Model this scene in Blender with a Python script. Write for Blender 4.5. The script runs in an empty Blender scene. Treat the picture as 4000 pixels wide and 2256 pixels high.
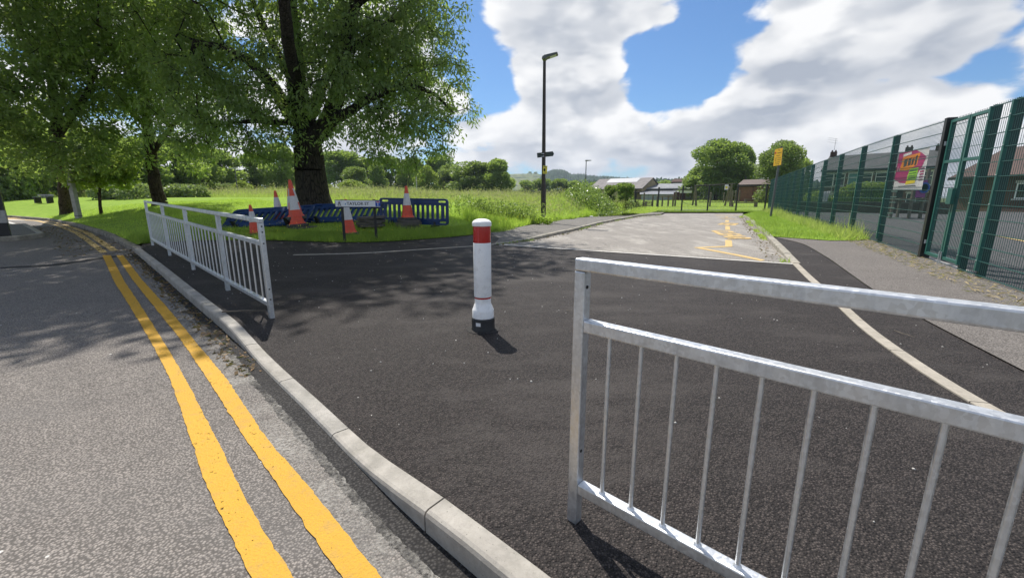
import bpy, bmesh, math, random
import numpy as np
from mathutils import Vector, Matrix, geometry
R = math.radians
random.seed(7); rng = np.random.default_rng(7)
scene = bpy.context.scene
col = scene.collection

# ------------------------------------------------------------------ camera
FPX, CX, CY, PITCH, EYE = 1660.0, 2000.0, 1128.0, math.atan(357/1660.0), 1.23
cam_d = bpy.data.cameras.new('camera'); cam = bpy.data.objects.new('camera', cam_d); col.objects.link(cam)
cam_d.sensor_width = 36.0; cam_d.lens = 36.0*FPX/4000.0
cam_d.clip_start = 0.05; cam_d.clip_end = 6000
cam.location = (0, 0, EYE); cam.rotation_euler = (math.pi/2-PITCH, 0, 0)
scene.camera = cam
# ------------------------------------------------------------------ sun, sky, exposure
SUN_EL, SUN_AZ = R(59.4), R(22.6)          # azimuth measured to the left of straight ahead
sun_dir = Vector((-math.sin(SUN_AZ)*math.cos(SUN_EL), math.cos(SUN_AZ)*math.cos(SUN_EL), math.sin(SUN_EL)))
sd = bpy.data.lights.new('sun', 'SUN'); sd.energy = 3.8; sd.angle = R(0.55); sd.color = (1.0, 0.95, 0.88)
sun = bpy.data.objects.new('sun', sd); col.objects.link(sun)
sun.rotation_euler = sun_dir.to_track_quat('Z', 'Y').to_euler(); sun.location = (0, 0, 50)
scene.view_settings.view_transform = 'Standard'; scene.view_settings.look = 'None'
scene.view_settings.exposure = 0.70; scene.view_settings.gamma = 1.0; scene.view_settings.use_curve_mapping = False

world = bpy.data.worlds.new('World'); scene.world = world; world.use_nodes = True
def build_world():
    nt = world.node_tree; nt.nodes.clear(); L = nt.links
    N = lambda t: nt.nodes.new(t)
    def math_(op, a, b=None, c=None, clamp=False):
        n = N('ShaderNodeMath'); n.operation = op; n.use_clamp = clamp
        for i, v in enumerate((a, b, c)):
            if v is None: continue
            if isinstance(v, (int, float)): n.inputs[i].default_value = v
            else: L.new(v, n.inputs[i])
        return n.outputs[0]
    def ramp01(v, a, b):
        n = N('ShaderNodeMapRange'); n.interpolation_type = 'SMOOTHSTEP'; n.clamp = True
        L.new(v, n.inputs[0]); n.inputs[1].default_value = a; n.inputs[2].default_value = b
        n.inputs[3].default_value = 0; n.inputs[4].default_value = 1
        return n.outputs[0]
    sky = N('ShaderNodeTexSky'); sky.sky_type = 'NISHITA'; sky.sun_disc = False
    sky.sun_elevation = SUN_EL; sky.sun_rotation = -SUN_AZ; sky.air_density = 1.0; sky.dust_density = 0.6; sky.ozone_density = 2.5
    tc = N('ShaderNodeTexCoord'); nrm = N('ShaderNodeVectorMath'); nrm.operation = 'NORMALIZE'
    L.new(tc.outputs['Generated'], nrm.inputs[0])
    sep = N('ShaderNodeSeparateXYZ'); L.new(nrm.outputs[0], sep.inputs[0])
    x, y, z = sep.outputs
    def cloud_coord(dz):
        zz = math_('ADD', math_('MAXIMUM', z, 0.0), dz)
        cx = math_('DIVIDE', x, zz); cy = math_('DIVIDE', y, zz)
        cmb = N('ShaderNodeCombineXYZ'); L.new(cx, cmb.inputs[0]); L.new(cy, cmb.inputs[1]); return cmb.outputs[0]
    def fbm(vec, scale, detail, rough, off=(0, 0, 0), dist=0.0):
        mp = N('ShaderNodeMapping'); L.new(vec, mp.inputs[0]); mp.inputs['Location'].default_value = off
        n = N('ShaderNodeTexNoise'); n.noise_dimensions = '3D'; n.inputs['Scale'].default_value = scale
        n.inputs['Detail'].default_value = detail; n.inputs['Roughness'].default_value = rough; n.inputs['Distortion'].default_value = dist
        L.new(mp.outputs[0], n.inputs['Vector']); return n.outputs['Fac']
    # puffs in direction space, flattened towards the horizon
    mpv = N('ShaderNodeMapping'); L.new(nrm.outputs[0], mpv.inputs[0]); mpv.inputs['Scale'].default_value = (1.0, 1.0, 2.1)
    pc = mpv.outputs[0]
    OFF = (3.1, 0.4, 1.7)
    def puffs(vec, scale):
        wob = N('ShaderNodeTexNoise'); L.new(vec, wob.inputs['Vector']); wob.inputs['Scale'].default_value = 7.0; wob.inputs['Detail'].default_value = 3.0
        dv = N('ShaderNodeVectorMath'); dv.operation = 'MULTIPLY_ADD'; L.new(wob.outputs['Color'], dv.inputs[0]); dv.inputs[1].default_value = (.13, .13, .13); L.new(vec, dv.inputs[2])
        v = N('ShaderNodeTexVoronoi'); v.feature = 'F1'; L.new(dv.outputs[0], v.inputs['Vector']); v.inputs['Scale'].default_value = scale; v.inputs['Detail'].default_value = 1.0; v.inputs['Roughness'].default_value = .5
        return math_('SUBTRACT', 1.0, v.outputs['Distance'])
    def density(vec, det):
        big = fbm(vec, 2.3, 3.0, 0.5, OFF); fine = fbm(vec, 11.0, det, 0.60, (7.7, 2.2, 0.3), 0.2)
        return math_('ADD', math_('ADD', math_('MULTIPLY', big, 0.44), math_('MULTIPLY', fine, 0.30)), math_('MULTIPLY', puffs(vec, 6.4), 0.32))
    up = N('ShaderNodeVectorMath'); up.operation = 'ADD'; L.new(pc, up.inputs[0]); up.inputs[1].default_value = (-0.03, 0.0, 0.085)
    dens0 = density(pc, 6.0); dens = dens0; dens_u = density(up.outputs[0], 2.0)
    # clear gaps and thick banks between the clouds, seen in the photograph
    def blob(px, py, width, amount):
        a = (px-CX)/FPX; b = (CY-py)/FPX; c, s = math.cos(PITCH), math.sin(PITCH)
        d = Vector((a, c+b*s, -s+b*c)).normalized()
        dp = N('ShaderNodeVectorMath'); dp.operation = 'DOT_PRODUCT'; L.new(nrm.outputs[0], dp.inputs[0]); dp.inputs[1].default_value = d
        return math_('MULTIPLY', ramp01(dp.outputs['Value'], math.cos(R(width)), 1.0), amount)
    for (px, py, w, am) in [(2720, 230, 9, -.16), (2580, 320, 7, -.10), (2650, 400, 6, -.08), (2860, 60, 6, -.08), (1850, 230, 5, -.12), (1900, 330, 5, -.10), (1800, 60, 4, -.08),
                            (3330, 540, 7, -.12), (3150, 480, 6, -.05), (3130, 230, 11, .10), (3600, 250, 17, .12), (3150, 420, 9, .07), (2200, 180, 12, .08), (2250, 430, 11, .08), (3000, 560, 8, .07),
                            (2600, 640, 10, .09), (2250, 600, 9, .06), (3600, 480, 8, .08), (1000, 200, 25, .08), (2380, 90, 9, .08), (2480, 20, 6, .07), (3010, 130, 7, .08), (2330, 300, 6, .05), (2720, 570, 7, .13), (2560, 560, 6, .08), (2900, 470, 5, .06), (2150, 270, 4, -.07), (3420, 130, 5, -.06), (2480, 200, 4, -.05)]:
        bl = blob(px, py, w, am)
        dens = math_('ADD', dens, bl)
    dens = math_('ADD', dens, math_('MULTIPLY', math_('SUBTRACT', 1.0, ramp01(z, 0.0, 0.16)), 0.05))
    cover = ramp01(dens, 0.415, 0.515)
    thick = ramp01(dens, 0.47, 0.74)
    lit = ramp01(math_('SUBTRACT', dens_u, dens0), -0.15, 0.13)      # denser above: a shaded base
    soft = fbm(pc, 3.4, 4.0, 0.55, (1.3, 5.2, 0.8))
    shade = math_('ADD', math_('MULTIPLY', math_('ADD', lit, -0.22), 0.75), math_('MULTIPLY', math_('MULTIPLY', thick, ramp01(soft, 0.30, 0.70)), 0.62), clamp=True)
    mixc = N('ShaderNodeMix'); mixc.data_type = 'RGBA'; L.new(shade, mixc.inputs['Factor'])
    mixc.inputs['A'].default_value = (1.0, 1.0, 1.0, 1); mixc.inputs['B'].default_value = (0.43, 0.475, 0.555, 1)
    cem = N('ShaderNodeBackground'); L.new(mixc.outputs['Result'], cem.inputs['Color']); cem.inputs['Strength'].default_value = 0.62
    tint = N('ShaderNodeMix'); tint.data_type = 'RGBA'; tint.blend_type = 'MULTIPLY'; tint.inputs['Factor'].default_value = 1
    L.new(sky.outputs['Color'], tint.inputs['A']); tint.inputs['B'].default_value = (0.54, 0.78, 1.0, 1)
    sem = N('ShaderNodeBackground'); L.new(tint.outputs['Result'], sem.inputs['Color']); sem.inputs['Strength'].default_value = 0.076
    # below the horizon the cloud layer fades out
    fade = ramp01(z, -0.03, 0.02)
    fac = math_('MULTIPLY', cover, fade)
    mx = N('ShaderNodeMixShader'); L.new(fac, mx.inputs[0]); L.new(sem.outputs[0], mx.inputs[1]); L.new(cem.outputs[0], mx.inputs[2])
    out = N('ShaderNodeOutputWorld'); L.new(mx.outputs[0], out.inputs['Surface'])
build_world()
world.cycles.sampling_method = 'MANUAL'; world.cycles.sample_map_resolution = 512
scene.cycles.max_bounces = 6; scene.cycles.diffuse_bounces = 3; scene.cycles.transparent_max_bounces = 12
scene.cycles.volume_bounces = 0

# ------------------------------------------------------------------ helpers: picture geometry and terrain
_c, _s = math.cos(PITCH), math.sin(PITCH)
def ray(px, py):
    a = (px-CX)/FPX; b = (CY-py)/FPX
    return (a, _c+b*_s, -_s+b*_c)
def at(px, py, Y):                      # the point at forward distance Y seen in that direction
    r = ray(px, py); t = Y/r[1]
    return Vector((r[0]*t, Y, EYE+r[2]*t))
def ss(a, b, x):
    t = np.clip((np.asarray(x, float)-a)/(b-a), 0, 1); return t*t*(3-2*t)
def hz(x, y):                           # the hard ground: a gentle rise away from the main road
    return 0.04+0.16*ss(1.5, 13, y)
def hit(px, py, zf=hz, dz=0.0):          # first place where the line of sight meets a surface
    r = ray(px, py); lo, hi = 0.5, 160.0
    for k in range(3):
        t = np.geomspace(lo, hi, 260); z = EYE+r[2]*t; g = np.asarray(zf(r[0]*t, r[1]*t), float)+dz
        below = np.nonzero(z <= g)[0]; i = int(below[0]) if len(below) else len(t)-1; i = max(i, 1); lo, hi = t[i-1], t[i]
    t = (lo+hi)/2
    return (r[0]*t, r[1]*t)
def pl(pts, zf=hz, dz=0.0): return [hit(px, py, zf, dz) for px, py in pts]
def seg_dist(P, line):                  # distance of points (n,2) to a polyline
    P = np.asarray(P, float); line = np.asarray(line, float); best = np.full(len(P), 1e9)
    for a, b in zip(line[:-1], line[1:]):
        d = b-a; t = np.clip(((P-a)@d)/max(d@d, 1e-9), 0, 1)
        best = np.minimum(best, np.linalg.norm(P-(a+t[:, None]*d), axis=1))
    return best
def inside(P, poly):
    P = np.asarray(P, float); x, y = P[:, 0], P[:, 1]; res = np.zeros(len(P), bool)
    q = np.asarray(poly, float); j = len(q)-1
    for i in range(len(q)):
        xi, yi = q[i]; xj, yj = q[j]
        with np.errstate(divide='ignore', invalid='ignore'):
            c = ((yi > y) != (yj > y)) & (x < (xj-xi)*(y-yi)/(yj-yi+1e-12)+xi)
        res ^= c; j = i
    return res
def resample(line, step):
    line = np.asarray(line, float); d = np.r_[0, np.cumsum(np.linalg.norm(np.diff(line, axis=0), axis=1))]
    n = max(2, int(round(d[-1]/step))+1); t = np.linspace(0, d[-1], n)
    return np.stack([np.interp(t, d, line[:, k]) for k in range(line.shape[1])], 1)
def smooth_line(line, step=0.2, it=6):
    p = resample(line, step)
    for _ in range(it):
        q = p.copy(); q[1:-1] = (p[:-2]+2*p[1:-1]+p[2:])/4; p = q
    return p
def offset_line(line, d):               # to the left of travel for d > 0
    line = np.asarray(line, float); t = np.gradient(line, axis=0); t /= np.linalg.norm(t, axis=1)[:, None]+1e-9
    return line+np.stack([-t[:, 1], t[:, 0]], 1)*d

# ------------------------------------------------------------------ helpers: objects
def tag(o, label=None, cat=None, group=None, kind=None):
    if label: o['label'] = label
    if cat: o['category'] = cat
    if group: o['group'] = group
    if kind: o['kind'] = kind
    return o
def empty(name, loc, label=None, cat=None, group=None, kind=None, rz=0.0):
    o = bpy.data.objects.new(name, None); col.objects.link(o); o.location = loc; o.rotation_euler = (0, 0, rz)
    o.empty_display_size = 0.1
    return tag(o, label, cat, group, kind)
def mesh_np(name, V, F):
    V = np.asarray(V, np.float32).reshape(-1, 3); F = np.asarray(F, np.int32); k = F.shape[1]
    me = bpy.data.meshes.new(name); me.vertices.add(len(V)); me.vertices.foreach_set('co', V.ravel())
    me.loops.add(F.size); me.loops.foreach_set('vertex_index', F.ravel())
    me.polygons.add(len(F)); me.polygons.foreach_set('loop_start', np.arange(0, F.size, k, dtype=np.int32))
    me.update(calc_edges=True); return me
def link(name, me, mat, parent=None, smooth=False):
    o = bpy.data.objects.new(name, me); col.objects.link(o)
    if mat is not None and not me.materials: me.materials.append(mat)
    if smooth: me.polygons.foreach_set('use_smooth', np.ones(len(me.polygons), bool)); me.update()
    if parent is not None: o.parent = parent
    return o
class MB:
    """Collects shapes in world or local space; build() links them as one mesh."""
    def __init__(s): s.v = []; s.f = []
    def add(s, vs, fs):
        b = len(s.v); s.v += [tuple(v) for v in vs]; s.f += [tuple(b+i for i in f) for f in fs]; return s
    def box(s, c, size, rz=0.0, M=None):
        hx, hy, hh = size[0]/2, size[1]/2, size[2]/2
        vs = [Vector((x*hx, y*hy, z*hh)) for x in (-1, 1) for y in (-1, 1) for z in (-1, 1)]
        M = M if M is not None else Matrix.Rotation(rz, 3, 'Z')
        return s.add([M@v+Vector(c) for v in vs], [(0, 1, 3, 2), (4, 6, 7, 5), (0, 4, 5, 1), (2, 3, 7, 6), (0, 2, 6, 4), (1, 5, 7, 3)])
    def bar(s, a, b, w, h, up=(0, 0, 1)):
        a, b = Vector(a), Vector(b); d = (b-a).normalized(); side = d.cross(Vector(up))
        if side.length < 1e-4: side = d.cross(Vector((1, 0, 0)))
        side.normalize(); u = side.cross(d).normalized()
        vs = [p+side*(sx*w/2)+u*(sz*h/2) for p in (a, b) for sx in (-1, 1) for sz in (-1, 1)]
        return s.add(vs, [(0, 1, 3, 2), (4, 6, 7, 5), (0, 4, 5, 1), (2, 3, 7, 6), (0, 2, 6, 4), (1, 5, 7, 3)])
    def tube(s, a, b, r0, r1=None, n=8, cap=True):
        a, b = Vector(a), Vector(b); r1 = r0 if r1 is None else r1; d = (b-a).normalized()
        q = d.orthogonal().normalized(); w = d.cross(q)
        vs = []
        for p, r in ((a, r0), (b, r1)):
            for i in range(n):
                t = 2*math.pi*i/n; vs.append(p+q*(r*math.cos(t))+w*(r*math.sin(t)))
        fs = [(i, (i+1) % n, n+(i+1) % n, n+i) for i in range(n)]
        if cap: fs += [tuple(range(n-1, -1, -1)), tuple(range(n, 2*n))]
        return s.add(vs, fs)
    def path(s, pts, r, n=6):
        for a, b in zip(pts[:-1], pts[1:]): s.tube(a, b, r, r, n)
        return s
    def lathe(s, prof, c=(0, 0, 0), n=24, M=None):
        vs = []; c = Vector(c)
        for r, z in prof:
            for i in range(n):
                t = 2*math.pi*i/n; p = Vector((r*math.cos(t), r*math.sin(t), z)); vs.append((M@p if M else p)+c)
        fs = [(k*n+i, k*n+(i+1) % n, (k+1)*n+(i+1) % n, (k+1)*n+i) for k in range(len(prof)-1) for i in range(n)]
        if prof[0][0] > 1e-5: fs.append(tuple(range(n-1, -1, -1)))
        if prof[-1][0] > 1e-5: fs.append(tuple((len(prof)-1)*n+i for i in range(n)))
        return s.add(vs, fs)
    def prism(s, poly, a, b, M):           # polygon in the local xz plane, thickness a..b along local y; M a 4x4 matrix
        n = len(poly); vs = [M@Vector((x, a, z)) for x, z in poly]+[M@Vector((x, b, z)) for x, z in poly]
        fs = [tuple(range(n)), tuple(range(2*n-1, n-1, -1))]+[(i, n+i, n+(i+1) % n, (i+1) % n) for i in range(n)]
        return s.add(vs, fs)
    def build(s, name, mat, parent=None, smooth=False, bevel=0.0, local=False):
        off = Vector((0, 0, 0)) if (parent is None or local) else parent_origin(parent)
        me = bpy.data.meshes.new(name); me.from_pydata([Vector(v)-off for v in s.v], [], s.f); me.update()
        bm = bmesh.new(); bm.from_mesh(me); bmesh.ops.recalc_face_normals(bm, faces=bm.faces); bm.to_mesh(me); bm.free()
        o = link(name, me, mat, parent, smooth)
        if bevel:
            m = o.modifiers.new('bevel', 'BEVEL'); m.width = bevel; m.segments = 2; m.limit_method = 'ANGLE'; m.angle_limit = R(40)
        if smooth and not bevel:
            try: me.set_sharp_from_angle(angle=R(45))
            except Exception: pass
        return o
def parent_origin(o):
    v = Vector((0, 0, 0))
    while o is not None: v += o.location; o = o.parent
    return v
def copy_tree(o, parent=None):
    c = o.copy(); col.objects.link(c); c.parent = parent
    for ch in list(o.children): copy_tree(ch, c)
    return c
def frame(loc, right, up=(0, 0, 1)):      # local x = right, local z = up, local y = away from the viewer
    x = Vector(right).normalized(); z = Vector(up); z = (z-x*z.dot(x)).normalized(); y = z.cross(x)
    M = Matrix.Identity(4)
    for i, a in enumerate((x, y, z)):
        for k in range(3): M[k][i] = a[k]
    M.translation = Vector(loc); return M
def text(name, body, size, M, mat, parent, align='CENTER', sx=1.0, thick=0.0008, bold=0.0):
    cu = bpy.data.curves.new(name, 'FONT'); cu.body = body; cu.size = size; cu.align_x = align; cu.align_y = 'CENTER'; cu.extrude = thick; cu.offset = bold; cu.resolution_u = 3
    o = bpy.data.objects.new(name, cu); col.objects.link(o); cu.materials.append(mat)
    M = M@Matrix.Rotation(math.pi/2, 4, 'X')@Matrix.Diagonal((sx, 1, 1, 1))
    if parent is not None: M = Matrix.Translation(-parent_origin(parent))@M
    o = to_mesh(o, parent); o.matrix_local = M; o['kind'] = 'stuff'
    return o
def to_mesh(o, parent=None):
    dg = bpy.context.evaluated_depsgraph_get(); dg.update()
    me = bpy.data.meshes.new_from_object(o.evaluated_get(dg)); nm = o.name; mats = list(o.data.materials); bpy.data.objects.remove(o)
    me.materials.clear(); n = link(nm, me, mats[0], parent); n.name = nm.split('.')[0]; return n

# ------------------------------------------------------------------ helpers: materials
def new_mat(name):
    m = bpy.data.materials.new(name); m.use_nodes = True; nt = m.node_tree
    for n in list(nt.nodes): nt.nodes.remove(n)
    out = nt.nodes.new('ShaderNodeOutputMaterial'); return m, nt, out
class NT:
    def __init__(s, name): s.m, s.nt, s.out = new_mat(name); s.L = s.nt.links
    def n(s, t, **k):
        x = s.nt.nodes.new(t)
        for a, b in k.items(): setattr(x, a, b)
        return x
    def inp(s, sock, v):
        if hasattr(v, 'is_output') or isinstance(v, bpy.types.NodeSocket): s.L.new(v, sock)
        else: sock.default_value = v
    def math(s, op, a, b=0.0, clamp=False):
        x = s.n('ShaderNodeMath', operation=op, use_clamp=clamp); s.inp(x.inputs[0], a); s.inp(x.inputs[1], b); return x.outputs[0]
    def coord(s, kind='Object'): return s.n('ShaderNodeTexCoord').outputs[kind]
    def pos(s): return s.n('ShaderNodeNewGeometry').outputs['Position']
    def noise(s, vec, scale, detail=4, rough=.6, dist=0.0, out='Fac'):
        x = s.n('ShaderNodeTexNoise'); s.L.new(vec, x.inputs['Vector']); x.inputs['Scale'].default_value = scale
        x.inputs['Detail'].default_value = detail; x.inputs['Roughness'].default_value = rough; x.inputs['Distortion'].default_value = dist; return x.outputs[out]
    def voro(s, vec, scale, feature='F1', out='Distance', rand=1.0):
        x = s.n('ShaderNodeTexVoronoi', feature=feature); s.L.new(vec, x.inputs['Vector']); x.inputs['Scale'].default_value = scale; x.inputs['Randomness'].default_value = rand; return x.outputs[out]
    def ramp(s, fac, stops, interp='LINEAR'):
        x = s.n('ShaderNodeValToRGB'); cr = x.color_ramp; cr.interpolation = interp
        while len(cr.elements) < len(stops): cr.elements.new(0.5)
        for e, (p, c) in zip(cr.elements, stops): e.position = p; e.color = (c, c, c, 1) if isinstance(c, (int, float)) else (*c, 1)
        s.inp(x.inputs[0], fac); return x.outputs[0]
    def mix(s, fac, a, b, blend='MIX'):
        x = s.n('ShaderNodeMix', data_type='RGBA', blend_type=blend); s.inp(x.inputs['Factor'], fac)
        for k, v in (('A', a), ('B', b)):
            if isinstance(v, tuple): v = (*v[:3], 1)
            s.inp(x.inputs[k], v)
        return x.outputs['Result']
    def mapping(s, vec, scale=(1, 1, 1), rot=(0, 0, 0), loc=(0, 0, 0)):
        x = s.n('ShaderNodeMapping'); s.L.new(vec, x.inputs[0]); x.inputs['Scale'].default_value = scale; x.inputs['Rotation'].default_value = rot; x.inputs['Location'].default_value = loc; return x.outputs[0]
    def bump(s, h, strength=.5, dist=.01, normal=None):
        x = s.n('ShaderNodeBump'); x.inputs['Strength'].default_value = strength; x.inputs['Distance'].default_value = dist; s.L.new(h, x.inputs['Height'])
        if normal is not None: s.L.new(normal, x.inputs['Normal'])
        return x.outputs[0]
    def bsdf(s, colr, rough=.6, metal=0.0, normal=None, spec=.5, alpha=None, coat=0.0):
        b = s.n('ShaderNodeBsdfPrincipled')
        s.inp(b.inputs['Base Color'], (*colr, 1) if isinstance(colr, tuple) else colr)
        s.inp(b.inputs['Roughness'], rough); s.inp(b.inputs['Metallic'], metal); b.inputs['Specular IOR Level'].default_value = spec
        b.inputs['Coat Weight'].default_value = coat
        if normal is not None: s.L.new(normal, b.inputs['Normal'])
        if alpha is not None: s.inp(b.inputs['Alpha'], alpha)
        return b.outputs[0]
    def done(s, shader): s.L.new(shader, s.out.inputs['Surface']); return s.m
def plain(name, c, rough=.55, var=.18, scale=6.0, metal=0.0, bump=0.0, bscale=60.0, spec=.5, dirt=None):
    t = NT(name); v = t.coord(); n = t.noise(v, scale, 5, .65)
    lo = tuple(x*(1-var) for x in c); hi = tuple(min(1, x*(1+var)) for x in c)
    cc = t.ramp(n, [(.3, lo), (.7, hi)])
    if dirt:
        d = t.ramp(t.noise(v, scale*2.7, 7, .7), [(.52, 0.0), (.68, 1.0)]); cc = t.mix(t.math('MULTIPLY', d, dirt[1]), cc, dirt[0])
    nb = t.bump(t.noise(v, bscale, 4, .6), bump, .004) if bump else None
    r = t.ramp(n, [(.3, max(0, rough-.08)), (.7, min(1, rough+.08))])
    return t.done(t.bsdf(cc, r, metal, nb, spec))

# ------------------------------------------------------------------ surface materials
def asphalt(name, dark, light, stone, agg=55.0, patch=0.6, strength=.6, rough=.85, specks=.012, cracks=0.0, bd=.006, ruts=None):
    t = NT(name); p = t.pos()
    big = t.noise(p, patch, 5, .6); mid = t.noise(p, 5.0, 5, .65)
    base = t.mix(t.ramp(big, [(.34, 0.0), (.66, 1.0)]), dark, light)
    base = t.mix(t.math('MULTIPLY', t.ramp(mid, [(.35, 0.0), (.7, 1.0)]), .35), base, tuple(min(1, x*1.5) for x in light))
    d = t.voro(p, agg, 'F1', 'Distance'); cc = t.voro(p, agg, 'F1', 'Color')
    sep = t.n('ShaderNodeSeparateColor'); t.L.new(cc, sep.inputs[0])
    st = t.mix(t.math('MULTIPLY', t.ramp(sep.outputs[0], [(.25, 0.0), (.9, 1.0)]), .75), base, stone)
    gap = t.ramp(d, [(.30, 0.0), (.62, 1.0)])
    colr = t.mix(t.math('MULTIPLY', gap, .75), st, tuple(x*.35 for x in dark))
    sp = t.voro(p, agg*.16, 'F1', 'Color'); sd_ = t.voro(p, agg*.16, 'F1', 'Distance')
    s2 = t.n('ShaderNodeSeparateColor'); t.L.new(sp, s2.inputs[0])
    spk = t.math('MULTIPLY', t.math('GREATER_THAN', s2.outputs[0], 1-specks), t.math('LESS_THAN', sd_, .14))
    colr = t.mix(spk, colr, (.55, .54, .5))
    if cracks:
        e = t.voro(t.mapping(p, (1, 1, 0)), .55, 'DISTANCE_TO_EDGE'); w = t.noise(p, 9, 4, .7)
        e = t.math('ADD', e, t.math('MULTIPLY', t.math('SUBTRACT', w, .5), .16))
        ck = t.ramp(t.math('ABSOLUTE', e), [(.004, 1.0), (.016, 0.0)])
        colr = t.mix(t.math('MULTIPLY', ck, cracks), colr, tuple(x*.35 for x in dark))
    if ruts:                                # worn, dusty streaks along a direction
        w = t.noise(t.mapping(p, ruts[1], (0, 0, ruts[2])), 1.2, 5, .65); colr = t.mix(t.math('MULTIPLY', t.ramp(w, [(.5, 0.0), (.66, 1.0)]), ruts[3]), colr, ruts[0])
    h = t.math('ADD', t.math('MULTIPLY', t.ramp(d, [(.1, 1.0), (.6, 0.0)]), .7), t.math('MULTIPLY', t.noise(p, agg*1.6, 3, .6), .3))
    return t.done(t.bsdf(colr, rough, 0, t.bump(h, strength, bd), .22))
M_NEW = asphalt('new_tarmac', (.0185, .0155, .0146), (.031, .0262, .0248), (.118, .099, .090), agg=105, patch=.8, strength=1.0, rough=.7, bd=.008, specks=.004, ruts=((.066, .058, .053), (.5, 1.3, 1), .5, .7))
M_ROAD = asphalt('old_road', (.155, .141, .128), (.24, .217, .196), (.36, .322, .288), agg=95, patch=.5, strength=.7, bd=.006, rough=.82, ruts=((.15, .142, .134), (.35, 1.6, 1), .8, .3))
M_ROADB = asphalt('old_road_shaded_end', (.10, .098, .095), (.15, .145, .14), (.24, .22, .2), agg=62, patch=.5, strength=.8)
M_SIDE = asphalt('worn_side_road', (.27, .25, .225), (.36, .335, .30), (.42, .385, .35), agg=70, patch=.45, strength=.6, specks=.006, cracks=.35, ruts=((.48, .455, .405), (1.6, .5, 1), -.45, .4))
M_FOOT = asphalt('old_footway', (.155, .140, .128), (.215, .195, .178), (.25, .23, .21), agg=90, patch=.8, strength=.5, specks=.01, cracks=.2)
M_FOOTL = asphalt('old_footway_grey', (.17, .16, .145), (.25, .235, .21), (.27, .25, .23), agg=90, patch=.8, strength=.5, specks=.02, cracks=.35)
M_YARD = asphalt('yard_asphalt', (.07, .07, .073), (.105, .105, .108), (.14, .14, .14), agg=60, patch=.3, strength=.4)
M_GUT = asphalt('fresh_gutter_tar', (.028, .027, .027), (.055, .052, .05), (.08, .075, .07), agg=80, patch=2.5, strength=.9)
def concrete(name, c, var=.16, moss=0.0, speck=.5, edge=None):
    t = NT(name); p = t.pos(); oi = t.n('ShaderNodeObjectInfo').outputs['Random']
    n = t.noise(p, 7, 7, .7); n2 = t.noise(p, 160, 3, .6)
    cc = t.ramp(n, [(.3, tuple(x*(1-var) for x in c)), (.7, tuple(min(1, x*(1+var)) for x in c))])
    cc = t.mix(t.math('MULTIPLY', t.math('SUBTRACT', oi, .5), .5), cc, (.5, .46, .4), 'OVERLAY')
    cc = t.mix(t.math('MULTIPLY', t.ramp(n2, [(.62, 0.0), (.75, 1.0)]), speck), cc, tuple(x*.4 for x in c))
    cc = t.mix(t.math('MULTIPLY', t.ramp(t.noise(p, 16, 7, .8), [(.50, 0.0), (.70, 1.0)]), .45), cc, tuple(x*.5 for x in c)); pit = t.voro(p, 38, 'F1', 'Distance'); cc = t.mix(t.ramp(pit, [(.06, .8), (.09, 0.0)]), cc, tuple(x*.25 for x in c))
    if moss: cc = t.mix(t.math('MULTIPLY', t.ramp(t.noise(p, 3.3, 7, .75), [(.45, 0.0), (.62, 1.0)]), moss), cc, (.055, .06, .035))
    return t.done(t.bsdf(cc, .85, 0, t.bump(n2, .35, .003), .3))
M_KERB = concrete('kerb_concrete', (.345, .325, .292), var=.22, moss=.22)
M_KERBF = concrete('flush_kerb_concrete', (.38, .345, .29), moss=.18)
M_KERBO = concrete('old_kerb_concrete', (.27, .245, .205), moss=.75)
M_KERBS = concrete('side_kerb_concrete', (.34, .315, .265), moss=.45)
M_SLAB = concrete('grey_slab', (.11, .10, .09), moss=.35)
M_POSTC = concrete('pale_concrete_post', (.42, .41, .39), moss=.25)
def paint(name, c, worn=.35, scale=30, chip=.5):
    t = NT(name); p = t.pos(); n = t.noise(p, scale, 7, .75); n1 = t.noise(p, 2.0, 5, .65); n2 = t.noise(p, 13, 6, .7); n3 = t.noise(p, 170, 3, .6)
    cc = t.mix(t.ramp(n1, [(.35, 0.0), (.7, .40)]), c, tuple(x*.70 for x in c))
    cc = t.mix(t.ramp(n2, [(.52, 0.0), (.78, .45)]), cc, (.20, .17, .12)); cc = t.mix(t.ramp(n3, [(.56, 0.0), (.72, .35)]), cc, (.13, .11, .08))
    hole = t.math('ADD', n, t.math('MULTIPLY', t.math('SUBTRACT', n1, .5), .5))
    b = t.voro(p, 95, 'F1', 'Distance'); b2 = t.voro(p, 24, 'F1', 'Distance')
    al = t.math('MULTIPLY', t.ramp(hole, [(worn, 0.0), (worn+.02, 1.0)]), t.ramp(t.math('ADD', b2, t.math('MULTIPLY', n1, .12)), [(.105, 0.0), (.125, 1.0)]))
    return t.done(t.bsdf(cc, .65, 0, t.bump(t.math('ADD', b, n), .6, .005), .3, alpha=al))
M_YEL = paint('yellow_line_paint', (.57, .315, .028), .335, 38)
M_YELW = paint('worn_yellow_paint', (.62, .43, .17), .38, 22)
M_YELF = paint('faded_yellow_paint', (.50, .37, .20), .47, 20)
M_WHT = paint('white_line_paint', (.58, .56, .52), .36, 26)
def dust_mat():
    t = NT('cement_dust'); p = t.pos(); n = t.noise(p, 3.2, 7, .72); u = t.noise(p, 60, 4, .7)
    a = t.math('MULTIPLY', t.ramp(n, [(.38, 0.0), (.62, 1.0)]), t.ramp(u, [(.34, 0.0), (.62, .75)]))
    return t.done(t.bsdf((.42, .40, .36), .9, 0, None, .2, alpha=a))
M_DUST = dust_mat()
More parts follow.
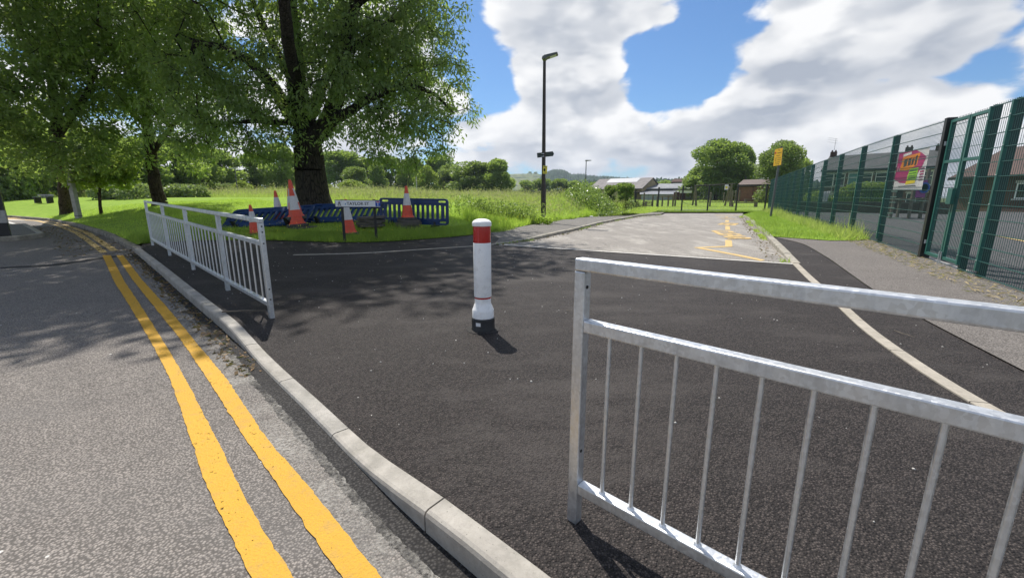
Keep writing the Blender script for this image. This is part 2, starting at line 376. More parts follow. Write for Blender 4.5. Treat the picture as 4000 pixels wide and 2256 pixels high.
def soil(name, a, b, c):
    t = NT(name); p = t.pos(); n = t.noise(p, 2.6, 8, .7); n2 = t.noise(p, 30, 6, .75)
    cc = t.mix(t.ramp(n, [(.35, 0.0), (.65, 1.0)]), a, b); cc = t.mix(t.ramp(n2, [(.5, 0.0), (.75, .8)]), cc, c)
    return t.done(t.bsdf(cc, .95, 0, t.bump(n2, .6, .03), .1))
M_TURF = soil('turf_ground', (.15, .26, .03), (.24, .35, .05), (.24, .25, .07))
M_MEADOW = soil('meadow_ground', (.075, .115, .028), (.13, .16, .045), (.17, .15, .07))
M_PLAY = soil('playground_turf', (.13, .21, .035), (.20, .27, .05), (.27, .28, .07))
M_BASE = soil('far_ground', (.06, .10, .03), (.10, .13, .045), (.12, .11, .06))
M_DRY = soil('dry_straw_litter', (.24, .19, .11), (.34, .27, .16), (.14, .12, .07))
def leaf_mat(name, dark, light, trans=.45, rough=.5, yellow=None):
    t = NT(name); g = t.n('ShaderNodeNewGeometry'); r = g.outputs['Random Per Island']
    stops = [(0.0, dark), (.75, light)]+([(1.0, yellow)] if yellow else [])
    cc = t.ramp(r, stops)
    pn = t.noise(g.outputs['Position'], .9, 3, .6); cc = t.mix(t.ramp(pn, [(.35, 0.0), (.7, .55)]), cc, tuple(min(1, x*1.45) for x in light))
    b = t.bsdf(cc, rough, 0, None, .45)
    tr = t.n('ShaderNodeBsdfTranslucent'); t.L.new(t.mix(.6, cc, (.50, .68, .10), 'MIX') if trans else cc, tr.inputs['Color'])
    mx = t.n('ShaderNodeMixShader'); mx.inputs[0].default_value = trans; t.L.new(b, mx.inputs[1]); t.L.new(tr.outputs[0], mx.inputs[2])
    return t.done(mx.outputs[0])
M_LASH = leaf_mat('ash_leaf', (.086, .138, .048), (.183, .255, .092), .5, .36)
M_LDARK = leaf_mat('dark_leaf', (.075, .120, .040), (.16, .225, .07), .5)
M_LMID = leaf_mat('mid_leaf', (.055, .105, .024), (.125, .195, .045), .4)
M_LPALE = leaf_mat('pale_leaf', (.07, .115, .035), (.14, .19, .065), .35)
M_LYEL = leaf_mat('yellow_green_leaf', (.08, .12, .018), (.17, .22, .035), .45)
M_LSIL = leaf_mat('silvery_leaf', (.06, .09, .04), (.20, .25, .14), .3)
M_BRAM = leaf_mat('bramble_leaf', (.055, .105, .028), (.17, .25, .08), .35, .35, (.28, .34, .15))
M_GRASS = leaf_mat('short_grass_blade', (.20, .34, .034), (.38, .52, .068), .6, .55, (.50, .55, .16))
M_GRASSL = leaf_mat('edge_grass_blade', (.10, .18, .022), (.21, .31, .045), .5, .55)
M_TALL = leaf_mat('tall_grass_blade', (.23, .29, .07), (.40, .43, .14), .5, .6, (.54, .48, .26))
M_SEED = leaf_mat('grass_seed_head', (.26, .22, .13), (.40, .34, .22), .3, .8)
M_FLOW = leaf_mat('yellow_flower', (.65, .52, .02), (.80, .66, .05), .2, .6)
M_LITTER = leaf_mat('dead_leaf', (.05, .03, .015), (.16, .10, .05), .1, .8, (.36, .28, .17))
def bark(name, a, b, sc=9.0):
    t = NT(name); p = t.pos(); v = t.mapping(p, (1, 1, .22)); n = t.noise(v, sc, 8, .7, .6); d = t.voro(v, sc*1.4, 'DISTANCE_TO_EDGE')
    h = t.math('ADD', n, t.ramp(d, [(0.0, 0.0), (.18, .6)])); cc = t.mix(t.ramp(h, [(.45, 0.0), (1.05, 1.0)]), a, b)
    return t.done(t.bsdf(cc, .92, 0, t.bump(h, 1.0, .06), .2))
M_BARK = bark('dark_bark', (.012, .010, .008), (.060, .050, .038))
M_BARK2 = bark('brown_bark', (.02, .014, .009), (.085, .06, .042), 12)
def galv():
    t = NT('galvanised_steel'); p = t.coord(); v = t.voro(p, 95, 'F1', 'Color'); sc_ = t.n('ShaderNodeSeparateColor'); t.L.new(v, sc_.inputs[0])
    n = t.noise(t.mapping(p, (1, 1, .25)), 14, 6, .7); st = t.noise(t.mapping(p, (1, 1, .15)), 5, 6, .7)
    cc = t.mix(sc_.outputs[0], (.60, .62, .64), (.72, .74, .76)); cc = t.mix(t.ramp(n, [(.45, 0.0), (.75, .55)]), cc, (.30, .31, .32))
    cc = t.mix(t.ramp(st, [(.60, 0.0), (.75, .45)]), cc, (.50, .45, .36))
    r = t.math('ADD', t.math('MULTIPLY', sc_.outputs[0], .12), t.ramp(n, [(.3, .30), (.8, .48)]))
    return t.done(t.bsdf(cc, r, .88, t.bump(n, .05, .004), .5))
M_GALV = galv()
M_HOLE = plain('bolt_hole_dark', (.012, .012, .013), .9, 0)
M_BWHITE = plain('white_bollard_plastic', (.88, .88, .87), .42, .05, 9, dirt=((.55, .53, .5), .4))
M_BRED = plain('red_reflective_band', (.46, .022, .018), .25, .12, 9)
M_BBLACK = plain('black_rubber', (.016, .016, .017), .5, .2, 12, bump=.2)
M_STICK = plain('white_sticker', (.7, .7, .7), .5, .05)
M_ORANGE = plain('cone_orange_plastic', (.68, .075, .030), .5, .14, 12, dirt=((.30, .07, .04), .5))
M_CWHITE = plain('cone_reflective_sleeve', (.60, .58, .57), .55, .1, 16, dirt=((.36, .33, .31), .55))
M_CBASE = plain('cone_rubber_base', (.055, .052, .048), .85, .3, 9, bump=.5, bscale=40, dirt=((.16, .14, .12), .7))
M_BLUE = plain('blue_barrier_plastic', (.008, .034, .125), .38, .25, 5, dirt=((.03, .07, .18), .5))
M_BLUEL = plain('faded_blue_plastic', (.07, .22, .42), .5, .2, 6)
M_NPW = plain('nameplate_white', (.80, .80, .78), .4, .04, 8)
M_BLACK = plain('black_paint', (.010, .010, .011), .4, .2, 10)
M_INK = plain('dark_grey_ink', (.045, .045, .05), .6, .1)
M_GREYI = plain('grey_crest_ink', (.14, .13, .12), .6, .3, 60)
M_SBLUE = plain('sign_blue', (.012, .075, .42), .35, .05)
M_SRED = plain('sign_red', (.50, .03, .035), .35, .05)
M_SWHITE = plain('sign_white', (.8, .8, .8), .35, .03)
M_SYEL = plain('sign_yellow', (.80, .46, .015), .4, .06, 9)
M_SYEL2 = plain('notice_yellow', (.72, .62, .06), .4, .06, 9)
M_LAMP = plain('lamp_post_brown_paint', (.036, .028, .024), .55, .35, 7, dirt=((.10, .085, .06), .5))
M_LAMPG = plain('lamp_head_grey', (.11, .12, .125), .45, .12)
M_LENS = plain('lamp_lens', (.55, .57, .56), .2, .05)
M_SIGNBK = plain('sign_back_dark_green', (.028, .044, .038), .6, .2, 12)
M_GPOST = plain('grey_painted_post', (.10, .105, .115), .45, .2, 10)
M_FGREEN = plain('fence_green_powder_coat', (.007, .038, .032), .42, .2, 8)
M_FWIRE = plain('fence_wire_green', (.016, .082, .070), .4, .15, 8)
M_FBLACK = plain('fence_black_post', (.010, .012, .011), .5, .25, 9)
M_FBRIGHT = plain('gate_green_powder_coat', (.014, .098, .078), .42, .15, 8)
M_TIMBER = plain('weathered_timber', (.15, .125, .095), .85, .3, 7, bump=.5, bscale=25)
M_DTIMBER = plain('dark_timber', (.035, .032, .027), .85, .3, 7, bump=.5, bscale=25)

# ------------------------------------------------------------------ layout lines on the ground (world x, y)
ROADZ = 0.10                                  # drop from footway to carriageway
kerb_px = [(525, 969), (620, 1046), (711, 1124), (850, 1237), (917, 1301), (995, 1392), (1029, 1435), (1183, 1582), (1435, 1832), (1660, 2008), (1892, 2174)]
def drop(x): return ss(-2.75, -1.95, x)*(1-ss(-.85, -.2, x))
kt = lambda x, y: hz(x, y)-.078*drop(np.asarray(x, float))+.004
_k = pl(kerb_px, kt); _d = np.array(_k[-1])-np.array(_k[-3]); _d /= np.linalg.norm(_d)
KF = smooth_line(np.array(_k+[tuple(np.array(_k[-1])+_d*s) for s in (1.0, 2.5, 5.0)]), .15, 4)      # front top edge of the new kerb, far to near
old_px = [(-700, 832), (-300, 834), (-120, 836), (45, 843), (179, 854), (286, 872), (389, 903), (455, 932), (525, 969)]
KO = smooth_line(pl(old_px), .3, 6)
KW = 0.100
KB = offset_line(KF, KW)                      # back edge (towards the footway)
def drop(x): return ss(-2.75, -1.95, x)*(1-ss(-.85, -.2, x))
def tz(x, y):                                 # new tarmac surface, dipping to the dropped kerb
    x = np.asarray(x, float); y = np.asarray(y, float); P = np.stack([x.ravel(), y.ravel()], 1)
    d = seg_dist(P, KF[::3]).reshape(x.shape)
    return hz(x, y)-0.078*drop(x)*(1-ss(.1, 1.1, d))-.006
def rz_(x, y): return hz(x, y)-ROADZ
edge_px = [(555, 951), (680, 943), (800, 938), (1040, 937), (1190, 942), (1340, 947), (1480, 945), (1640, 935), (1800, 922), (1911, 909), (2010, 890), (2080, 876), (2160, 862), (2260, 850), (2400, 840), (2505, 832)]
EDGE = smooth_line(pl(edge_px), .25, 3)       # front edge of the grass and scrub
FIELD_FRONT = np.vstack([offset_line(KO, .14)[:-2], EDGE])
FIELD_FRONT_C = FIELD_FRONT[::4]
def gz(x, y):                                 # the meadow: a bank behind the paths, then a slow rise
    x = np.asarray(x, float); y = np.asarray(y, float); P = np.stack([x.ravel(), y.ravel()], 1)
    d = seg_dist(P, FIELD_FRONT_C).reshape(x.shape)
    w = 1-.75*ss(-1, 6, x)
    mound = 1.25*np.exp(-((x-4.9)/3.4)**2-((y-26.0)/5.0)**2)*ss(.2, 3.0, d)
    mound = mound+.32*ss(-9, -15, x)*ss(0, 3.5, d)
    return hz(x, y)+.01+mound+w*(.33*ss(0, 3.8, d)+.36*ss(2.5, 9, d)+.38*ss(6, 40, d))
def pz(x, y): return .2+.12*ss(30, 48, y)+.42*ss(46, 72, y)
def vz(x, y): return hz(x, y)+.018
# side road
LK_px = [(1143, 995), (1270, 993), (1440, 988), (1600, 977), (1800, 964), (1920, 957), (2048, 938), (2151, 914), (2234, 896), (2337, 870), (2419, 854), (2502, 840), (2584, 835)]
LK = smooth_line(pl(LK_px), .25, 3)
RK_px = [(2897, 841), (2922, 852), (2948, 879), (2986, 914), (3028, 960), (3049, 981), (3092, 1026), (3153, 1089), (3247, 1170), (3359, 1282), (3575, 1440), (3719, 1534), (3940, 1660), (4250, 1830)]
_r = pl(RK_px); _e = np.array(_r[-1])-np.array(_r[-3]); _e /= np.linalg.norm(_e)
RK = smooth_line(np.array(_r+[tuple(np.array(_r[-1])+_e*1.5), tuple(np.array(_r[-1])+_e*3.0)]), .2, 5)
X0, X1 = np.array(hit(1950, 955)), np.array(hit(3096, 1030))   # the joint across the side road
xd = (X1-X0)/np.linalg.norm(X1-X0); xn = np.array([-xd[1], xd[0]])
def sz(x, y):                                 # side road surface, level with the new tarmac at the joint
    d = (np.asarray(x, float)-X0[0])*xn[0]+(np.asarray(y, float)-X0[1])*xn[1]
    return hz(x, y)-.006-.06*ss(0, 2.5, d)
def nearest_i(line, p): return int(np.argmin(np.linalg.norm(np.asarray(line)-np.asarray(p), axis=1)))
iL, iR = nearest_i(LK, X0), nearest_i(RK, X1)
FENCE_A, FENCE_B = np.array([6.81, 6.08]), np.array([20.6, 34.6]); FD = (FENCE_B-FENCE_A)/np.linalg.norm(FENCE_B-FENCE_A)
def fence_pt(s): return FENCE_A+FD*s
def end_pt(px): return np.array(hit(px, 828))

def sheet(name, poly, zf, step, mat, dz=0.0, kind='structure'):
    poly = [tuple(p) for p in poly]; q = np.array(poly)
    lo, hi = q.min(0), q.max(0)
    gx, gy = np.meshgrid(np.arange(lo[0], hi[0], step), np.arange(lo[1], hi[1], step)); G = np.stack([gx.ravel(), gy.ravel()], 1)
    G = G[inside(G, poly)]; G = G[seg_dist(G, poly+[poly[0]]) > step*.35]
    pts = [Vector(p) for p in poly]+[Vector(p) for p in G]; n = len(poly)
    vs, es, fs, *_ = geometry.delaunay_2d_cdt(pts, [(i, (i+1) % n) for i in range(n)], [tuple(range(n))], 1, 1e-6)
    a = np.array([(v.x, v.y) for v in vs]); z = np.asarray(zf(a[:, 0], a[:, 1]), float)*np.ones(len(a))+dz
    o = link(name, mesh_np(name, np.c_[a, z], np.array([f if len(f) == 3 else f[:3] for f in fs])), mat, None, True)
    me = o.data
    bm = bmesh.new(); bm.from_mesh(me)
    for f in bm.faces:
        if f.normal.z < 0: f.normal_flip()
    bm.to_mesh(me); bm.free()
    return tag(o, kind=kind)
def ribbon(name, left, right, zf, dz, mat, jag=0.0, step=.04, kind='structure', parent=None):
    n = int(max(np.linalg.norm(np.diff(left, axis=0), axis=1).sum()/step, 2))
    def rs(l):
        l = np.asarray(l, float); d = np.r_[0, np.cumsum(np.linalg.norm(np.diff(l, axis=0), axis=1))]; t = np.linspace(0, d[-1], n); return np.stack([np.interp(t, d, l[:, k]) for k in (0, 1)], 1)
    a, b = rs(left), rs(right)
    if jag:
        u = (b-a)/(np.linalg.norm(b-a, axis=1)[:, None]+1e-9); k_ = np.array([.25, .5, .25]); wob = lambda: (rng.normal(0, jag*.45, n)+np.convolve(rng.normal(0, jag*1.1, n+2), k_, 'valid'))[:, None]; a = a+u*wob(); b = b+u*wob()
    P = np.vstack([a, b]); z = np.asarray(zf(P[:, 0], P[:, 1]), float)+dz
    F = np.array([(i, n+i, n+i+1, i+1) for i in range(n-1)])
    V = np.c_[P, z]; me = mesh_np(name, V, F)
    if me.polygons[0].normal.z < 0: me.flip_normals()
    o = link(name, me, mat, parent)
    return tag(o, kind=kind) if parent is None else o

# the base of everything, out to the horizon
g = np.r_[-1900, -1200, -500, -200, -80, -30, 0, 30, 80, 200, 500, 1200, 1900]; gy = np.r_[-150, -60, -20, 0, 20, 60, 130, 300, 700, 1200, 1900]
V = [(x, y, -.35) for y in gy for x in g]; n = len(g)
tag(link('ground', mesh_np('ground', V, [(j*n+i, j*n+i+1, (j+1)*n+i+1, (j+1)*n+i) for j in range(len(gy)-1) for i in range(n-1)]), M_BASE), kind='structure')
# main road: from the kerb line outwards
far_out = [(-60, 40), (-60, -12), (10, -12)]
sheet('main_road', list(KO[:-1])+list(KF)+[(6, -12), (-60, -12), (-60, KO[0][1])], rz_, .8, M_ROAD)
# new tarmac over the closed junction mouth
bnd_px = [(3026, 926), (3132, 950), (3153, 959), (3240, 1010), (3395, 1121), (3548, 1215), (3760, 1325), (4000, 1449), (4400, 1650)]
BND = smooth_line(pl(bnd_px), .25, 2)
jointL = pl([(1911, 909), (1950, 930), (1990, 950)])
KBn = KB[(KB[:, 1] > -3)]
iE = nearest_i(EDGE, hit(1911, 909))
tar = list(KBn[::-1])[::-1]
tarmac_poly = list(EDGE[:iE+1])+[tuple(jointL[1]), tuple(X0)]+[tuple(X1)]+list(RK[:iR+1][::-1][:0])
side_up = [p for p in RK[:iR+1] if p[1] < BND[0][1]]
tarmac_poly += [tuple(p) for p in side_up[::-1]]+[tuple(p) for p in BND]+[(6.0, -1.5)]+[tuple(p) for p in KBn[::-1]]
new_tarmac = sheet('new_tarmac', tarmac_poly, tz, .25, M_NEW)
# side road, footways, verge, yard, playground
endL, endR = end_pt(2470), end_pt(2905)
endL2, endR2 = end_pt(2560), end_pt(2905)
side_poly = [tuple(p) for p in LK[iL:]]+[tuple(end_pt(2600)), tuple(endR2)]+[tuple(p) for p in RK[:iR+1]]+[tuple(X1), tuple(X0)]
sheet('side_road', side_poly, sz, .6, M_SIDE)
lf = [tuple(p) for p in EDGE[iE:]]+[tuple(end_pt(2520)), tuple(end_pt(2600))]+[tuple(p) for p in LK[iL:][::-1]]+[tuple(jointL[1])]
sheet('footway_left', lf, hz, .5, M_FOOTL, dz=.002)
iV = nearest_i(RK, hit(3026, 926))
fs_ = [tuple(fence_pt(s)) for s in np.arange(-9, 6.6, .5)]
rf = [tuple(p) for p in BND[::-1]]+[tuple(hit(3240, 941)), tuple(hit(3330, 941))]+[tuple(p) for p in fs_[::-1]]
sheet('footway_right', rf, hz, .5, M_FOOT, dz=.004)
vg = [tuple(p) for p in RK[:iV+1]]+[tuple(BND[0]), tuple(hit(3240, 941)), tuple(hit(3330, 941))]+[tuple(fence_pt(s)) for s in np.arange(5.2, 31.5, .8)]+[tuple(end_pt(2950))]
VERGE = vg
sheet('verge', vg, vz, .4, M_TURF)
yard = [tuple(fence_pt(s)) for s in np.arange(-12, 29, 2.0)]+[(22, 33), (60, 33), (60, -6)]
sheet('school_yard', yard, hz, 2.0, M_YARD, dz=-.01)
PLAYG = [tuple(end_pt(2380)), tuple(end_pt(2600)), tuple(end_pt(2960)), (21.5, 34), (30, 50), (58, 50), (58, 95), (6, 95)]
sheet('playground_lawn', PLAYG, pz, 2.0, M_PLAY)
pp = [end_pt(2480), end_pt(2960)]; dn = np.array([-(pp[1]-pp[0])[1], (pp[1]-pp[0])[0]]); dn /= np.linalg.norm(dn)
ribbon('playground_path', [pp[0]+dn*1.2, pp[1]+dn*1.2], [pp[0]+dn*4.0, pp[1]+dn*4.0], pz, .02, M_YARD)
ribbon('fence_grass_strip', [pp[0]-dn*.45, pp[1]-dn*.45], [pp[0]+dn*.9, pp[1]+dn*.9], pz, .035, M_TURF)
# meadow
FIELD = [tuple(p) for p in FIELD_FRONT]+[tuple(end_pt(2500)), tuple(end_pt(2500)+np.array([1.5, 14])), (9, 60), (12, 135), (-120, 135), (-120, KO[0][1]+2)]
sheet('meadow', FIELD, gz, 1.1, M_TURF)
# traffic island at the far left
ISL = [np.array(hit(px, py, rz_)) for px, py in [(-160, 892), (0, 890), (70, 884), (105, 884), (140, 902), (178, 925), (110, 936), (0, 944), (-160, 952)]]

# ------------------------------------------------------------------ kerbs, one stone at a time
def kerb_run(name, line, width, zf, up, length, mat, depth=.16, gap=.009, round_=.02, label=None, jit=.0):
    """line = front top edge; the stone lies to the left of it; zf gives the top height, up(x) the face height above the road."""
    root = empty(name, (float(line[0][0]), float(line[0][1]), 0), kind='structure')
    d = np.r_[0, np.cumsum(np.linalg.norm(np.diff(line, axis=0), axis=1))]; s = 0.0
    back = offset_line(line, width)
    f_ = lambda t: np.array([np.interp(t, d, line[:, k]) for k in (0, 1)]); b_ = lambda t: np.array([np.interp(t, d, back[:, k]) for k in (0, 1)])
    while s < d[-1]-.15:
        e = min(s+length*random.uniform(.985, 1.015), d[-1]); m = 4; vs = []; fs = []; dz = random.uniform(-jit, jit)
        for k in range(m+1):
            t = s+gap/2+(e-s-gap)*k/m; a, b = f_(t), b_(t); n = (b-a)/np.linalg.norm(b-a)
            za = float(zf(a[0], a[1]))+dz; zb = float(zf(b[0], b[1]))+dz
            ch = round_
            ring = [(a, za-depth), (a, za-ch), (a+n*ch*.35, za-ch*.3), (a+n*ch, za), (b-n*.006, zb), (b, zb-.006), (b, zb-depth)]
            vs += [(p[0], p[1], z) for p, z in ring]
        w = 7
        for k in range(m):
            for i in range(w-1): fs.append((k*w+i, k*w+i+1, (k+1)*w+i+1, (k+1)*w+i))
        fs += [tuple(range(w-1, -1, -1)), tuple(m*w+i for i in range(w))]
        MB().add(vs, fs).build('kerb_stone', mat, root, smooth=False)
        s = e
    return root
kt = lambda x, y: hz(x, y)-.078*drop(np.asarray(x, float))+.004
kerb_run('kerb', KF, KW, kt, None, .915, M_KERB)
kerb_run('old_kerb', KO, .14, lambda x, y: hz(x, y)+.012, None, .915, M_KERBO, jit=.012)
kerb_run('side_kerb_left', LK[::-1][:len(LK)-iL+1], -.13, lambda x, y: hz(x, y)+.012+.0*x, None, .9, M_KERBS, jit=.008)
kerb_run('flush_kerb_left', LK[:iL+1][::-1], -.075, lambda x, y: tz(x, y)+.006, None, .9, M_KERBF, depth=.05, round_=.004)
kerb_run('side_kerb_right', RK[:iR+1][::1], .13, lambda x, y: hz(x, y)+.02*ss(6.6, 9.5, y)+.012, None, .9, M_KERBS, jit=.006)
kerb_run('flush_kerb_right', RK[iR:], .098, lambda x, y: tz(x, y)+.012, None, .9, M_KERBF, depth=.06, round_=.004)
isl_line = np.array(ISL)
sheet('traffic_island', [tuple(p) for p in ISL], rz_, .6, M_FOOTL, dz=.10)
kerb_run('island_kerb', np.array([tuple(p) for p in offset_line(resample(np.array(ISL), .2), 0)]), -.14, lambda x, y: rz_(x, y)+.115, None, .8, M_KERBS, jit=.01)

# ------------------------------------------------------------------ painted lines and road detail
def line_px(name, lpx, rpx, mat, jag=.004, dz=.006, zf=rz_):
    return ribbon(name, smooth_line(pl(lpx, zf), .1, 3), smooth_line(pl(rpx, zf), .1, 3), zf, dz, mat, jag, .025)
line_px('yellow_line', [(400, 997), (447, 1102), (508, 1198), (586, 1328), (666, 1482), (730, 1670), (811, 1909), (905, 2105), (990, 2270), (1100, 2480)],
        [(432, 997), (488, 1102), (552, 1197), (640, 1335), (726, 1482), (824, 1670), (935, 1900), (1033, 2088), (1160, 2270), (1310, 2480)], M_YEL, .0034)
line_px('yellow_line', [(454, 997), (514, 1088), (602, 1198), (707, 1328), (811, 1482), (956, 1712), (1102, 1917), (1238, 2122), (1342, 2270), (1520, 2500)],
        [(481, 997), (555, 1093), (651, 1198), (766, 1338), (888, 1482), (1033, 1704), (1221, 1917), (1383, 2122), (1494, 2270), (1690, 2500)], M_YEL, .0034)
line_px('yellow_line', [(392, 988), (340, 948), (289, 911), (217, 881), (138, 863), (41, 857), (-200, 852)], [(420, 985), (368, 947), (317, 911), (237, 880), (150, 861), (45, 854.5), (-200, 849)], M_YELW, .008)
line_px('yellow_line', [(432, 981), (378, 944), (328, 911), (242, 878), (165, 860.5), (100, 854), (-200, 847)], [(462, 978), (408, 943), (358, 911), (262, 877), (187, 862), (110, 852), (-200, 845.5)], M_YELW, .008)
line_px('white_dash', [(25, 867), (50, 876)], [(34, 865), (64, 874)], M_WHT, .006)
line_px('white_dash', [(28, 860), (95, 862)], [(28, 857), (95, 859)], M_WHT, .006)
# fresh tar in the gutter and cement dust beside it
gl = KF[(KF[:, 1] > -2)]
ribbon('gutter_tar', offset_line(gl, -.13)+rng.normal(0, .006, gl.shape), offset_line(gl, .01), rz_, .002, M_GUT, .005, .012)
ribbon('gutter_dust', offset_line(gl, -.32), offset_line(gl, -.09), rz_, .004, M_DUST, .004, .015)
# seam across the road where the new lining starts
ribbon('road_seam', pl([(0, 1043), (200, 1033), (360, 1010), (520, 990)], rz_), pl([(0, 1049), (200, 1040), (360, 1017), (520, 996)], rz_), rz_, .002, M_GUT, .02, .08)
# white joint across the side road
ribbon('joint_line', [X0-xn*.045, X1-xn*.045], [X0+xn*.045, X1+xn*.045], hz, .002, M_WHT, .003, .03)
# zigzag entrance marking
def poly_px(name, pts, mat):
    P = np.array(pl(pts, sz)); z = sz(P[:, 0], P[:, 1])+.005
    me = bpy.data.meshes.new(name); me.from_pydata([(p[0], p[1], float(q)) for p, q in zip(P, z)], [], [tuple(range(len(P)))]); me.update()
    if me.polygons[0].normal.z < 0: me.flip_normals()
    return tag(link(name, me, mat), kind='structure')
zz = lambda x, y: (2700+x*.17469, 820+y*.17469)
def strip(name, a, b, c, d, mat=M_YELW): return line_px(name, [zz(*a), zz(*b)], [zz(*c), zz(*d)], mat, .006, .005, sz)
strip('zigzag_line', (1560, 1145), (45, 838), (1650, 1118), (240, 846))
poly_px('zigzag_line', [zz(45, 838), zz(762, 806), zz(762, 670), zz(905, 678), zz(922, 800), zz(915, 824), zz(240, 848)], M_YELW)
strip('zigzag_dash', (762, 448), (762, 358), (872, 448), (860, 360)); strip('zigzag_dash', (762, 272), (765, 230), (845, 272), (842, 230))
strip('zigzag_dash', (757, 185), (757, 150), (822, 185), (820, 150), M_YELF)
strip('zigzag_line', (545, 112), (1050, 112), (530, 105), (1040, 105), M_YELF); strip('zigzag_line', (560, 135), (1050, 140), (550, 128), (1040, 133), M_YELF)
def road_word(name, body, near_l, far_l, near_r, mat):
    a = np.array(hit(*zz(*near_l), sz)); b = np.array(hit(*zz(*far_l), sz)); c = np.array(hit(*zz(*near_r), sz))
    x = Vector((a-b).tolist()); wid = x.length; x = x/wid; h = (c-a); up = Vector(h.tolist()); hgt = up.length; up /= hgt
    mid = (a+b)/2+h/2; cu = bpy.data.curves.new(name, 'FONT'); cu.body = body; cu.size = 1.0; cu.align_x = 'CENTER'; cu.align_y = 'CENTER'; cu.offset = .04
    o = bpy.data.objects.new(name, cu); col.objects.link(o); cu.materials.append(mat)
    bpy.context.view_layer.update(); dim = o.dimensions.copy(); o = to_mesh(o)
    M = Matrix.Identity(4)
    for k in range(2): M[k][0] = x[k]*wid/dim.x; M[k][1] = up[k]*hgt/dim.y
    M.translation = Vector((mid[0], mid[1], float(sz(mid[0], mid[1]))+.006)); o.matrix_world = M
    return tag(o, kind='structure')
road_word('clear_marking', 'CLEAR', (550, 650), (590, 460), (1115, 655), M_YELW)
road_word('keep_marking', 'KEEP', (600, 335), (615, 285), (1015, 350), M_YELW)
road_word('school_marking', 'SCHOOL', (628, 216), (660, 168), (950, 216), M_YELF)
# yellow court line in the school yard
ribbon('court_line', [(13.5, 12), (9.8, 6.0)], [(13.6, 12), (9.9, 6.0)], hz, .0, M_YELW, .004, .1)

# ------------------------------------------------------------------ bollard
def revolve(name, prof, mat, root, n=40): return MB().lathe(prof, root.location, n).build(name, mat, root, smooth=True)
bx, by = hit(1888, 1285, tz); bzz = float(tz(bx, by))
BO = empty('bollard', (bx, by, bzz), 'white flexible bollard with red reflective band standing alone on the new tarmac', 'bollard')
revolve('rubber_base', [(.108, 0), (.108, .012), (.105, .018), (.105, .10), (.103, .112), (.098, .116), (.05, .116)], M_BBLACK, BO)
revolve('foot_sleeve', [(.09, .114), (.098, .118), (.098, .188), (.094, .196), (.0755, .245), (.0735, .25), (.0735, .296), (.06, .296)], M_BWHITE, BO)
revolve('thin_red_ring', [(.06, .294), (.074, .296), (.074, .308), (.06, .31)], M_BRED, BO)
revolve('tube', [(.06, .308), (.0765, .311), (.0785, .318), (.0785, .788), (.0765, .794), (.06, .796)], M_BWHITE, BO)
revolve('red_reflective_sleeve', [(.06, .79), (.076, .792), (.0765, .796), (.0765, .934), (.076, .938), (.06, .94)], M_BRED, BO)
revolve('cap', [(.06, .936), (.0835, .938), (.0845, .942), (.0845, .966), (.081, .974), (.066, .988), (.042, .997), (.018, 1.0), (0, 1.0)], M_BWHITE, BO)
MB().lathe([(.10, .006), (.150, .006), (.158, .001)], BO.location, 28).build('tar_collar', M_GUT, BO)
sm = MB(); a0 = R(236)
for k in range(6): t = a0+R(k*5); sm.v.append((bx+.1062*math.cos(t), by+.1062*math.sin(t), bzz+.055)); sm.v.append((bx+.1062*math.cos(t), by+.1062*math.sin(t), bzz+.088))
sm.f = [(2*k, 2*k+2, 2*k+3, 2*k+1) for k in range(5)]; sm.build('sticker', M_STICK, BO)
sm = MB(); a0 = R(244)
for k in range(3): t = a0+R(k*6); sm.v += [(bx+.0772*math.cos(t), by+.0772*math.sin(t), bzz+.80), (bx+.0772*math.cos(t), by+.0772*math.sin(t), bzz+.93)]
sm.f = [(2*k, 2*k+2, 2*k+3, 2*k+1) for k in range(2)]; sm.build('sleeve_seam', M_SRED, BO)

